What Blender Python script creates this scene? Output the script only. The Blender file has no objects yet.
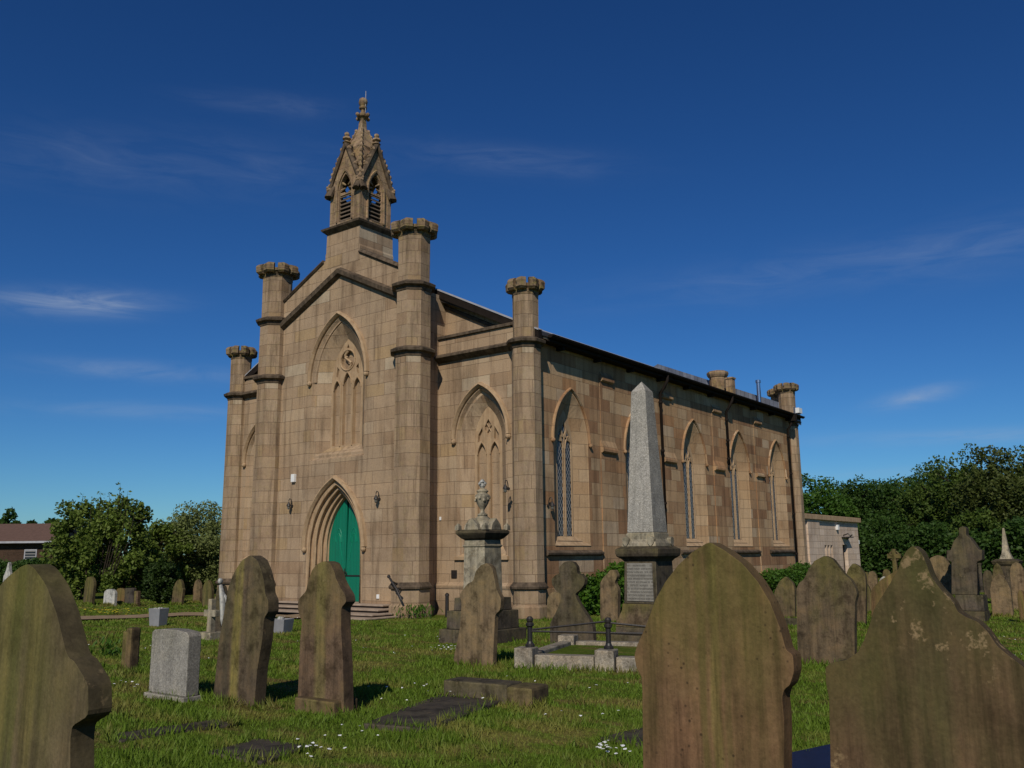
import bpy, bmesh, math, random
import numpy as np
from mathutils import Vector, Matrix, noise
from mathutils.geometry import tessellate_polygon
R = math.radians
random.seed(7)
rng = np.random.default_rng(11)
scene = bpy.context.scene
col = scene.collection

# ---------------------------------------------------------------- camera
CX, CY, CZ = 20.759, -18.365, 1.6
YAW, PITCH, ROLL, FPX = 0.65054, 0.18953, -0.0099, 891.68
FW = Vector((-math.sin(YAW)*math.cos(PITCH), math.cos(YAW)*math.cos(PITCH), math.sin(PITCH)))
_r = Vector((math.cos(YAW), math.sin(YAW), 0)); _u = _r.cross(FW)
RT = _r*math.cos(ROLL) + _u*math.sin(ROLL)
UP = -_r*math.sin(ROLL) + _u*math.cos(ROLL)
CAM = Vector((CX, CY, CZ))
cam = bpy.data.cameras.new('camera'); cam.sensor_width = 36; cam.lens = 36*FPX/1024
cam.clip_end = 3000; cam.clip_start = 0.1
camo = bpy.data.objects.new('camera', cam); col.objects.link(camo)
camo.matrix_world = Matrix(((RT.x, UP.x, -FW.x, CX), (RT.y, UP.y, -FW.y, CY), (RT.z, UP.z, -FW.z, CZ), (0, 0, 0, 1)))
scene.camera = camo

# ---------------------------------------------------------------- sun, sky, exposure
SUN_AZ, SUN_EL = R(28), R(39)        # azimuth measured from west (-Y) towards south (+X)
TS = Vector((math.sin(SUN_AZ)*math.cos(SUN_EL), -math.cos(SUN_AZ)*math.cos(SUN_EL), math.sin(SUN_EL)))
sun = bpy.data.lights.new('sun', 'SUN'); sun.energy = 4.1; sun.angle = R(0.53); sun.color = (1.0, 0.92, 0.79)
suno = bpy.data.objects.new('sun', sun); col.objects.link(suno)
suno.rotation_euler = TS.to_track_quat('Z', 'Y').to_euler(); suno.location = (0, 0, 40)
world = bpy.data.worlds.new('World'); scene.world = world; world.use_nodes = True
scene.view_settings.view_transform = 'Standard'; scene.view_settings.look = 'None'
scene.view_settings.exposure = -0.3; scene.view_settings.gamma = 1
scene.view_settings.use_curve_mapping = False


class NT:
    """tiny helper to write node trees"""
    def __init__(s, tree): s.t = tree; s.n = tree.nodes; s.l = tree.links
    def put(s, sock, v):
        if v is None: return
        if isinstance(v, bpy.types.NodeSocket): s.l.new(v, sock)
        elif isinstance(v, bpy.types.Node): s.l.new(v.outputs[0], sock)
        else:
            if hasattr(sock.default_value, '__len__') and not hasattr(v, '__len__'): v = [v]*len(sock.default_value)
            if hasattr(sock.default_value, '__len__') and len(sock.default_value) == 4 and len(v) == 3: v = (*v, 1)
            sock.default_value = v
    def node(s, typ, ins=None, **attrs):
        n = s.n.new(typ)
        for k, v in attrs.items(): setattr(n, k, v)
        for k, v in (ins or {}).items(): s.put(n.inputs[k], v)
        return n
    def math(s, op, a, b=0.5, c=None, clamp=False):
        n = s.n.new('ShaderNodeMath'); n.operation = op; n.use_clamp = clamp
        s.put(n.inputs[0], a); s.put(n.inputs[1], b)
        if c is not None: s.put(n.inputs[2], c)
        return n.outputs[0]
    def mix(s, fac, a, b, mode='MIX'):
        n = s.n.new('ShaderNodeMix'); n.data_type = 'RGBA'; n.blend_type = mode
        s.put(n.inputs[0], fac); s.put(n.inputs[6], a); s.put(n.inputs[7], b)
        return n.outputs[2]
    def ramp(s, fac, stops, interp='LINEAR'):
        n = s.n.new('ShaderNodeValToRGB'); cr = n.color_ramp; cr.interpolation = interp
        while len(cr.elements) < len(stops): cr.elements.new(0.5)
        for e, (p, c) in zip(cr.elements, stops):
            e.position = p; e.color = (*c, 1) if hasattr(c, '__len__') else (c, c, c, 1)
        s.put(n.inputs[0], fac); return n.outputs[0]
    def noise(s, vec, scale, detail=4, rough=0.55, dist=0):
        return s.node('ShaderNodeTexNoise', {'Vector': vec, 'Scale': scale, 'Detail': detail, 'Roughness': rough, 'Distortion': dist}).outputs[0]
    def vmul(s, vec, v):
        n = s.n.new('ShaderNodeVectorMath'); n.operation = 'MULTIPLY'; s.put(n.inputs[0], vec); n.inputs[1].default_value = v; return n.outputs[0]
    def vadd(s, a, b):
        n = s.n.new('ShaderNodeVectorMath'); n.operation = 'ADD'; s.put(n.inputs[0], a); s.put(n.inputs[1], b); return n.outputs[0]
    def bump(s, h, strength=0.3, dist=0.02, nrm=None):
        return s.node('ShaderNodeBump', {'Strength': strength, 'Distance': dist, 'Height': h, 'Normal': nrm}).outputs[0]


def mat(name):
    m = bpy.data.materials.new(name); m.use_nodes = True
    k = NT(m.node_tree); b = k.n['Principled BSDF']
    return m, k, b

w = NT(world.node_tree)
bg = w.n['Background']
sky = w.node('ShaderNodeTexSky', sky_type='NISHITA', sun_disc=False, sun_elevation=SUN_EL, altitude=0, air_density=1.0, dust_density=0.0, ozone_density=4.0)
sky.sun_rotation = math.pi - SUN_AZ
tc = w.node('ShaderNodeTexCoord')
hs = w.node('ShaderNodeHueSaturation', {'Color': sky.outputs[0], 'Saturation': 1.12, 'Value': 1.0})
tinted = w.mix(1.0, w.node('ShaderNodeGamma', {'Color': hs.outputs[0], 'Gamma': 1.2}).outputs[0], (0.41, 0.71, 0.99), 'MULTIPLY')
# thin cirrus wisps: soft patches round given directions (azimuth, elevation, half widths in degrees), broken up by stretched noise
sx = w.node('ShaderNodeSeparateXYZ', {0: tc.outputs['Generated']})
az = w.math('MULTIPLY', w.math('ARCTAN2', sx.outputs[0], sx.outputs[1]), 57.2958)
el = w.math('MULTIPLY', w.math('ARCSINE', sx.outputs[2], 0), 57.2958)
cvec = w.node('ShaderNodeCombineXYZ', {0: w.math('MULTIPLY', az, 0.10), 1: w.math('MULTIPLY', el, 0.55), 2: 0.0}).outputs[0]
n1 = w.ramp(w.noise(cvec, 1.6, 6, 0.62, 0.8), [(0.36, 0), (0.72, 1)])
tot = None
for a0, e0, wa, we, sl, st in ((-64.0, 14.7, 4.2, 0.75, 0.08, 0.75), (-60.3, 11.0, 5.5, 0.55, 0.0, 0.35), (-60, 8.7, 8, 0.5, 0.02, 0.22), (-37, 24.9, 6.5, 0.9, -0.08, 0.16), (-53.5, 27.4, 5, 0.7, 0.05, 0.10), (-60, 23.2, 13, 1.8, 0.08, 0.10),
                      (-18, 16.9, 13, 1.3, 0.05, 0.13), (-8, 17.0, 6, 1.6, 0.1, 0.10), (-12.6, 8.9, 2.2, 0.5, 0.12, 0.55), (-10, 6.4, 8, 0.45, -0.03, 0.30), (-12, 4.5, 10, 0.4, 0.0, 0.2), (25, 14, 12, 1.5, 0.1, 0.3), (-95, 16, 14, 1.6, 0.1, 0.3)):
    u = w.math('DIVIDE', w.math('SUBTRACT', az, a0), wa)
    v = w.math('DIVIDE', w.math('SUBTRACT', w.math('SUBTRACT', el, e0), w.math('MULTIPLY', w.math('SUBTRACT', az, a0), sl)), we)
    d = w.math('ADD', w.math('MULTIPLY', u, u), w.math('MULTIPLY', v, v))
    g = w.math('MULTIPLY', w.math('EXPONENT', w.math('MULTIPLY', d, -1.2), 0), st)
    tot = g if tot is None else w.math('ADD', tot, g)
cl = w.math('MULTIPLY', tot, w.math('ADD', w.math('MULTIPLY', n1, 0.9), 0.12), clamp=True)
cirrus = w.mix(cl, tinted, (7.5, 9.0, 11.5))
w.put(bg.inputs[0], cirrus); bg.inputs[1].default_value = 0.056

# ---------------------------------------------------------------- picture measuring -> world helpers
def ray(px, py): return FW*FPX + RT*(px-512) - UP*(py-384)
def gp(px, py, z=0.0):
    d = ray(px, py); return CAM + d*((z-CZ)/d.z)
def pr(P):
    v = Vector(P)-CAM; q = v.dot(FW); return 512+FPX*v.dot(RT)/q, 384-FPX*v.dot(UP)/q, q
def zat(P, py):
    lo, hi = -2, 30
    for _ in range(40):
        m = (lo+hi)/2
        if pr((P[0], P[1], m))[1] > py: lo = m
        else: hi = m
    return (lo+hi)/2
def xscale(P): return (pr((P[0]+.1, P[1], P[2]))[0]-pr((P[0]-.1, P[1], P[2]))[0])/.2

def hgt(x, y):
    """gentle unevenness of the churchyard ground"""
    return 0.028*noise.noise((x*0.42, y*0.42, 0)) + 0.016*noise.noise((x*1.3, y*1.3, 3)) - 0.02

# ---------------------------------------------------------------- mesh building
class MB:
    def __init__(s): s.v = []; s.f = []
    def poly(s, pts):
        i = len(s.v); s.v += [tuple(p) for p in pts]; s.f.append(tuple(range(i, i+len(pts))))
    def box(s, x0, x1, y0, y1, z0, z1, T=None):
        c = [Vector(p) for p in ((x0,y0,z0),(x1,y0,z0),(x1,y1,z0),(x0,y1,z0),(x0,y0,z1),(x1,y0,z1),(x1,y1,z1),(x0,y1,z1))]
        if T: c = [T(p) if callable(T) else T @ p for p in c]
        i = len(s.v); s.v += [tuple(p) for p in c]
        for q in ((0,3,2,1),(4,5,6,7),(0,1,5,4),(1,2,6,5),(2,3,7,6),(3,0,4,7)): s.f.append(tuple(i+k for k in q))
    def loft(s, rings, closed=True, cap0=False, cap1=False):
        n = len(rings[0]); i = len(s.v)
        for r in rings: s.v += [tuple(p) for p in r]
        m = n if closed else n-1
        for k in range(len(rings)-1):
            for j in range(m):
                a = i+k*n+j; b = i+k*n+(j+1) % n
                s.f.append((a, b, b+n, a+n))
        if cap0: s.f.append(tuple(reversed(range(i, i+n))))
        if cap1: s.f.append(tuple(range(i+(len(rings)-1)*n, i+len(rings)*n)))
    def oct(s, cx, cy, prof, n=8, rot=22.5, cap=True):
        rings = [[(cx+r*math.cos(R(rot+360*j/n)), cy+r*math.sin(R(rot+360*j/n)), z) for j in range(n)] for r, z in prof]
        s.loft(rings, cap0=cap, cap1=cap)
    def lathe(s, cx, cy, prof, n=20): s.oct(cx, cy, prof, n, 0)
    def tube(s, pts, r, n=8, caps=True):
        pts = [Vector(p) for p in pts]; rings = []
        rr = r if hasattr(r, '__len__') else [r]*len(pts)
        for i, p in enumerate(pts):
            d = (pts[min(i+1, len(pts)-1)]-pts[max(i-1, 0)]).normalized()
            a = d.cross(Vector((0, 0, 1))); 
            if a.length < 1e-3: a = d.cross(Vector((0, 1, 0)))
            a.normalize(); b = d.cross(a)
            rings.append([p+(a*math.cos(2*math.pi*j/n)+b*math.sin(2*math.pi*j/n))*rr[i] for j in range(n)])
        s.loft(rings, cap0=caps, cap1=caps)
    def ball(s, c, r, nu=8, nv=6, sc=(1, 1, 1)):
        rings = []
        for k in range(nv+1):
            t = math.pi*k/nv
            rr = max(math.sin(t), 0.02)
            rings.append([(c[0]+r*sc[0]*rr*math.cos(2*math.pi*j/nu), c[1]+r*sc[1]*rr*math.sin(2*math.pi*j/nu), c[2]-r*sc[2]*math.cos(t)) for j in range(nu)])
        s.loft(rings, cap0=True, cap1=True)
    def build(s, name, m, parent=None, bevel=0, smooth=False, seg=2, loc=None):
        me = bpy.data.meshes.new(name); me.from_pydata(s.v, [], s.f)
        bm = bmesh.new(); bm.from_mesh(me); bmesh.ops.remove_doubles(bm, verts=bm.verts, dist=1e-5)
        bmesh.ops.recalc_face_normals(bm, faces=bm.faces) if s_recalc[0] else None
        uv = bm.loops.layers.uv.new('UVMap')
        for f in bm.faces:
            f.smooth = smooth
            n = f.normal
            if abs(n.z) > 0.75:
                for l in f.loops: l[uv].uv = (l.vert.co.x, l.vert.co.y)
            else:
                t = Vector((-n.y, n.x, 0)); t.normalize()
                for l in f.loops: l[uv].uv = (l.vert.co.dot(t)+3.1*abs(t.y)*1.0, l.vert.co.z)
        bm.to_mesh(me); bm.free()
        me.materials.append(m)
        o = bpy.data.objects.new(name, me); col.objects.link(o)
        if parent is not None: o.parent = parent
        if loc is not None: o.location = loc
        if bevel:
            b = o.modifiers.new('bevel', 'BEVEL'); b.width = bevel; b.segments = seg; b.limit_method = 'ANGLE'; b.angle_limit = R(35)
        return o
s_recalc = [True]

def tag(o, label=None, cat=None, group=None, kind=None):
    if label: o['label'] = label
    if cat: o['category'] = cat
    if group: o['group'] = group
    if kind: o['kind'] = kind
    return o
def empty(name, loc=(0, 0, 0), rz=0, rx=0, ry=0):
    o = bpy.data.objects.new(name, None); col.objects.link(o); o.location = loc; o.rotation_euler = (rx, ry, rz)
    o.empty_display_size = 0.2; return o

# 2-D frames of a wall: F(h, z, depth) -> world; depth goes into the wall
class Fr:
    def __init__(s, o, right, out): s.o = Vector(o); s.r = Vector(right); s.n = Vector(out)
    def __call__(s, h, z, d=0): return s.o + s.r*h + Vector((0, 0, 1))*z - s.n*d
def arch(hc, w_, zs, rise, n=12):
    c = (rise*rise - w_*w_)/(2*w_); rad = w_+c
    a1 = math.atan2(rise, c); pts = []
    for i in range(n+1):
        a = a1*i/n; pts.append((hc - c + rad*math.cos(a), zs + rad*math.sin(a)))
    pts[-1] = (hc, zs+rise)
    return pts + [(2*hc-x, z) for x, z in reversed(pts[:-1])]
def opening(hc, w_, zb, zs, rise, n=12): return [(hc-w_, zb), (hc+w_, zb)] + arch(hc, w_, zs, rise, n)
def plate(mb, F, outer, holes, d0, d1, back=True):
    loops = [outer]+holes
    flat = [p for l in loops for p in l]
    tris = tessellate_polygon([[Vector((x, z, 0)) for x, z in l] for l in loops])
    for d, flip in ((d0, False), (d1, True)):
        if flip and not back: continue
        i = len(mb.v); mb.v += [tuple(F(x, z, d)) for x, z in flat]
        for t in tris:
            a, b, c = [Vector((*flat[k], 0)) for k in t]
            cc = (b-a).cross(c-a).z > 0
            tt = t if cc != flip else tuple(reversed(t))
            mb.f.append(tuple(i+k for k in tt))
    for l in loops:
        n = len(l)
        for j in range(n):
            a, b = l[j], l[(j+1) % n]
            mb.poly([F(*a, d0), F(*a, d1), F(*b, d1), F(*b, d0)])
def strip(mb, F, path, prof, closed=False):
    """sweep profile [(offset outwards, depth)] along 2-D path on a wall"""
    n = len(path); rings = []
    for i, p in enumerate(path):
        a = Vector(path[i-1]) if i > 0 or closed else None
        b = Vector(path[(i+1) % n]) if i < n-1 or closed else None
        P = Vector(p)
        d1 = (P-a).normalized() if a is not None else None
        d2 = (b-P).normalized() if b is not None else None
        if d1 is None: d1 = d2
        if d2 is None: d2 = d1
        n1 = Vector((d1.y, -d1.x)); n2 = Vector((d2.y, -d2.x)); m = (n1+n2)
        m = m/max(m.length, 1e-6); m = m/max(m.dot(n1), 0.35)
        rings.append([F(P.x+m.x*o, P.y+m.y*o, d) for o, d in prof])
    mb.loft(rings if not closed else rings+[rings[0]], closed=True, cap0=not closed, cap1=not closed)

# ---------------------------------------------------------------- materials
def m_ashlar(name, tones, bw=1.05, rh=0.37, grime=0.5, mortar=(0.12, 0.08, 0.05), lichen=0.0, tint=(1, 1, 1), block_contrast=1.0):
    m, k, b = mat(name)
    uv = k.node('ShaderNodeTexCoord'); geo = k.node('ShaderNodeNewGeometry')
    wob = k.noise(uv.outputs['Object'], 2.2, 2)
    uvv = k.vadd(uv.outputs['UV'], k.vmul(k.node('ShaderNodeCombineXYZ', {0: wob, 1: wob}).outputs[0], (0.012, 0.012, 0)))
    wb2 = k.noise(uv.outputs['Object'], 11, 4, 0.7); uvv = k.vadd(uvv, k.vmul(k.node('ShaderNodeCombineXYZ', {0: wb2, 1: wb2}).outputs[0], (0.02, 0.02, 0)))
    br = k.node('ShaderNodeTexBrick', {'Vector': uvv, 'Color1': (0, 0, 0), 'Color2': (1, 1, 1), 'Mortar': (0.5, 0.5, 0.5), 'Scale': 1.0, 'Mortar Size': 0.008,
                'Mortar Smooth': 0.4, 'Bias': 0.0, 'Brick Width': bw, 'Row Height': rh}, offset=0.42, squash=1.25, squash_frequency=3)
    base = k.ramp(br.outputs[0], tones, 'CONSTANT')
    soft = tones[len(tones)//2][1]
    base = k.mix(block_contrast, soft, base)
    pos = uv.outputs['Object']
    big = k.noise(pos, 0.7, 5, 0.62)
    base = k.mix(0.75, base, k.ramp(big, [(0.28, (0.62, 0.58, 0.55)), (0.5, (1, 1, 1)), (0.75, (1.2, 1.14, 1.05))]), 'MULTIPLY')
    fine = k.noise(pos, 26, 4, 0.7)
    base = k.mix(0.5, base, k.ramp(fine, [(0.3, 0.72), (0.7, 1.22)]), 'MULTIPLY')
    st = k.noise(k.vmul(pos, (5.5, 5.5, 0.45)), 1.0, 5, 0.65)
    base = k.mix(grime, base, k.ramp(st, [(0.33, (0.30, 0.28, 0.27)), (0.52, (1, 1, 1))]), 'MULTIPLY')
    # damp, dirty stonework near the ground
    z = k.node('ShaderNodeSeparateXYZ', {0: geo.outputs['Position']}).outputs[2]
    low = k.math('ADD', z, k.math('MULTIPLY', big, 1.3))
    base = k.mix(0.45, base, k.ramp(k.math('MULTIPLY', low, 0.5), [(0.28, (0.5, 0.48, 0.46)), (0.62, (1, 1, 1))]), 'MULTIPLY')
    if lichen:
        ln = k.noise(pos, 7, 5, 0.7)
        base = k.mix(k.math('MULTIPLY', k.ramp(ln, [(0.5, 0), (0.62, 1)]), lichen), base, (0.33, 0.27, 0.09))
        base = k.mix(k.math('MULTIPLY', k.ramp(k.noise(k.vadd(pos, (9, 4, 2)), 5, 5, 0.7), [(0.5, 0), (0.6, 1)]), lichen), base, (0.055, 0.048, 0.038))
    base = k.mix(k.math('MULTIPLY', br.outputs[1], 0.62), base, mortar)
    base = k.mix(1.0, base, tint, 'MULTIPLY')
    k.put(b.inputs['Base Color'], base); b.inputs['Roughness'].default_value = 0.92
    b.inputs['Specular IOR Level'].default_value = 0.2
    h = k.math('ADD', k.math('MULTIPLY', br.outputs[1], -1.0), k.math('MULTIPLY', fine, 0.55))
    h = k.math('ADD', h, k.math('MULTIPLY', br.outputs[0], 0.25))
    h = k.math('ADD', h, k.math('MULTIPLY', k.noise(pos, 5, 5, 0.6), 0.9))
    k.put(b.inputs['Normal'], k.bump(h, 0.6, 0.014))
    return m

def m_plain(name, c1, c2, scale=8, rough=0.85, spec=0.25, bump=0.3, metal=0, streak=0.0):
    m, k, b = mat(name)
    tcn = k.node('ShaderNodeTexCoord'); pos = tcn.outputs['Object']
    n = k.noise(pos, scale, 5, 0.65)
    c = k.mix(k.ramp(n, [(0.3, 0), (0.7, 1)]), c1, c2)
    if streak:
        c = k.mix(streak, c, k.ramp(k.noise(k.vmul(pos, (9, 9, 0.8)), 1, 4), [(0.35, (0.35, 0.33, 0.3)), (0.58, (1, 1, 1))]), 'MULTIPLY')
    k.put(b.inputs['Base Color'], c); b.inputs['Roughness'].default_value = rough; b.inputs['Metallic'].default_value = metal
    b.inputs['Specular IOR Level'].default_value = spec
    if bump: k.put(b.inputs['Normal'], k.bump(k.noise(pos, scale*5, 4, 0.7), bump, 0.01))
    return m

W_T = [(0.0, (0.30, 0.20, 0.125)), (0.10, (0.36, 0.255, 0.165)), (0.30, (0.345, 0.24, 0.155)), (0.5, (0.375, 0.265, 0.175)), (0.66, (0.335, 0.24, 0.16)), (0.80, (0.40, 0.295, 0.20)), (0.9, (0.365, 0.25, 0.14)), (0.96, (0.44, 0.35, 0.25))]
S_T = [(0.0, (0.24, 0.13, 0.07)), (0.12, (0.38, 0.25, 0.14)), (0.28, (0.30, 0.175, 0.095)), (0.42, (0.41, 0.28, 0.165)), (0.56, (0.33, 0.21, 0.12)), (0.70, (0.44, 0.32, 0.20)), (0.82, (0.36, 0.20, 0.10)), (0.92, (0.46, 0.36, 0.25))]
M = {}
M['w'] = m_ashlar('west_ashlar', W_T, grime=0.55, tint=(1.04, 1.05, 1.02), block_contrast=0.8)
M['s'] = m_ashlar('south_ashlar', S_T, bw=0.72, grime=0.5, tint=(1.08, 1.05, 1.0), block_contrast=0.75)
M['sreveal'] = m_ashlar('south_reveal', [(0.0, (0.40, 0.27, 0.155)), (0.5, (0.43, 0.30, 0.18)), (0.8, (0.38, 0.245, 0.135))], bw=1.6, grime=0.4)
M['turret'] = m_ashlar('turret_ashlar', W_T, bw=0.9, grime=0.65, lichen=0.12, tint=(0.95, 0.96, 0.94), block_contrast=0.8)
M['crown'] = m_ashlar('crown_stone', W_T, bw=1.3, grime=0.75, lichen=0.8, tint=(0.66, 0.65, 0.6))
M['belfry'] = m_ashlar('belfry_stone', W_T, bw=0.8, rh=0.36, grime=0.7, lichen=0.4, tint=(0.9, 0.88, 0.84))
M['trim'] = m_plain('dressed_stone', (0.36, 0.24, 0.14), (0.46, 0.33, 0.20), 5, 0.9, 0.2, 0.35, streak=0.35)
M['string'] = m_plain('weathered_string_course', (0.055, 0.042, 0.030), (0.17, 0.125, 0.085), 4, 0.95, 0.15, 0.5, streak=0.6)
M['blind'] = m_ashlar('blind_panel', [(0, (0.34, 0.24, 0.15)), (0.5, (0.37, 0.265, 0.17)), (0.8, (0.42, 0.30, 0.18))], bw=2.2, rh=0.6, grime=0.3)
M['annex'] = m_ashlar('annex_stone', [(0, (0.58, 0.45, 0.34)), (0.4, (0.62, 0.49, 0.38)), (0.8, (0.66, 0.53, 0.42))], bw=0.8, rh=0.3, grime=0.3)
M['black'] = m_plain('black_iron', (0.010, 0.010, 0.011), (0.03, 0.022, 0.016), 9, 0.5, 0.5, 0.2)
M['gutter'] = m_plain('gutter_paint', (0.012, 0.009, 0.007), (0.024, 0.018, 0.015), 4, 0.8, 0.08, 0.1)
M['lead'] = m_plain('lead_flashing', (0.28, 0.28, 0.30), (0.42, 0.42, 0.44), 3, 0.55, 0.4, 0.1)
M['white'] = m_plain('white_plastic', (0.7, 0.7, 0.68), (0.8, 0.8, 0.78), 3, 0.5, 0.4, 0)
M['steel'] = m_plain('flue_steel', (0.5, 0.5, 0.52), (0.6, 0.6, 0.62), 3, 0.25, 0.5, 0, metal=1)
M['riser'] = m_plain('shaded_riser_stone', (0.045, 0.036, 0.03), (0.09, 0.07, 0.055), 4, 0.95, 0.1, 0.4)  # risers coloured dark to hold the shade under the tread nosings
M['granite_step'] = m_plain('worn_step_stone', (0.26, 0.20, 0.15), (0.40, 0.31, 0.23), 4, 0.9, 0.2, 0.4)

def m_slate(name, c1, c2, rough):
    m, k, b = mat(name)
    uv = k.node('ShaderNodeTexCoord').outputs['Object']
    sp = k.node('ShaderNodeSeparateXYZ', {0: uv})
    v = k.node('ShaderNodeCombineXYZ', {0: sp.outputs[1], 1: k.math('MULTIPLY', k.math('ABSOLUTE', sp.outputs[0], 0), 1.13)}).outputs[0]
    br = k.node('ShaderNodeTexBrick', {'Vector': v, 'Color1': c1, 'Color2': c2, 'Mortar': (0.01, 0.01, 0.01), 'Scale': 1.0, 'Mortar Size': 0.006, 'Brick Width': 0.3, 'Row Height': 0.22})
    c = k.mix(0.6, br.outputs[0], k.ramp(k.noise(uv, 3, 4), [(0.3, 0.6), (0.7, 1.3)]), 'MULTIPLY')
    k.put(b.inputs['Base Color'], c); b.inputs['Roughness'].default_value = rough
    k.put(b.inputs['Normal'], k.bump(k.math('ADD', k.math('MULTIPLY', br.outputs[1], -1), br.outputs[0]), 0.4, 0.01)); return m
M['slate_old'] = m_slate('old_slate', (0.045, 0.04, 0.04), (0.075, 0.065, 0.06), 0.6)
M['slate_new'] = m_slate('newer_slate', (0.10, 0.11, 0.14), (0.16, 0.175, 0.21), 0.35)

def m_door():
    m, k, b = mat('green_door_paint')
    g = k.node('ShaderNodeTexCoord').outputs['Object']
    sp = k.node('ShaderNodeSeparateXYZ', {0: g})
    pl = k.math('FRACT', k.math('MULTIPLY', sp.outputs[0], 7.4))
    groove = k.math('LESS_THAN', pl, 0.07)
    c = k.mix(k.noise(k.vmul(g, (8, 8, 1)), 1.5, 4), (0.002, 0.13, 0.072), (0.004, 0.20, 0.115))
    c = k.mix(k.math('MULTIPLY', groove, 0.55), c, (0.0, 0.04, 0.025))
    k.put(b.inputs['Base Color'], c); b.inputs['Roughness'].default_value = 0.42
    k.put(b.inputs['Normal'], k.bump(k.math('MULTIPLY', groove, -1), 0.6, 0.01)); return m
M['door'] = m_door()

def m_glass():
    m, k, b = mat('leaded_glass')
    g = k.node('ShaderNodeTexCoord').outputs['Object']
    sp = k.node('ShaderNodeSeparateXYZ', {0: g})
    u = k.math('ADD', k.math('MULTIPLY', sp.outputs[1], 8.5), k.math('MULTIPLY', sp.outputs[2], 5.2))
    v = k.math('SUBTRACT', k.math('MULTIPLY', sp.outputs[1], 8.5), k.math('MULTIPLY', sp.outputs[2], 5.2))
    l1 = k.math('LESS_THAN', k.math('FRACT', u), 0.17); l2 = k.math('LESS_THAN', k.math('FRACT', v), 0.17)
    ld = k.math('MAXIMUM', l1, l2)
    cell = k.node('ShaderNodeTexWhiteNoise', {0: k.node('ShaderNodeCombineXYZ', {0: k.math('FLOOR', u, 0), 1: k.math('FLOOR', v, 0)}).outputs[0]}, noise_dimensions='3D').outputs[0]
    c = k.mix(cell, (0.012, 0.014, 0.018), (0.05, 0.055, 0.065))
    b.inputs['Specular IOR Level'].default_value = 0.22; k.put(b.inputs['Base Color'], k.mix(ld, c, (0.34, 0.33, 0.31)))
    k.put(b.inputs['Roughness'], k.math('ADD', k.math('MULTIPLY', ld, 0.5), 0.12))
    k.put(b.inputs['Normal'], k.bump(k.math('ADD', ld, k.math('MULTIPLY', cell, 0.5)), 0.5, 0.02)); return m
M['glass'] = m_glass()

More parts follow.
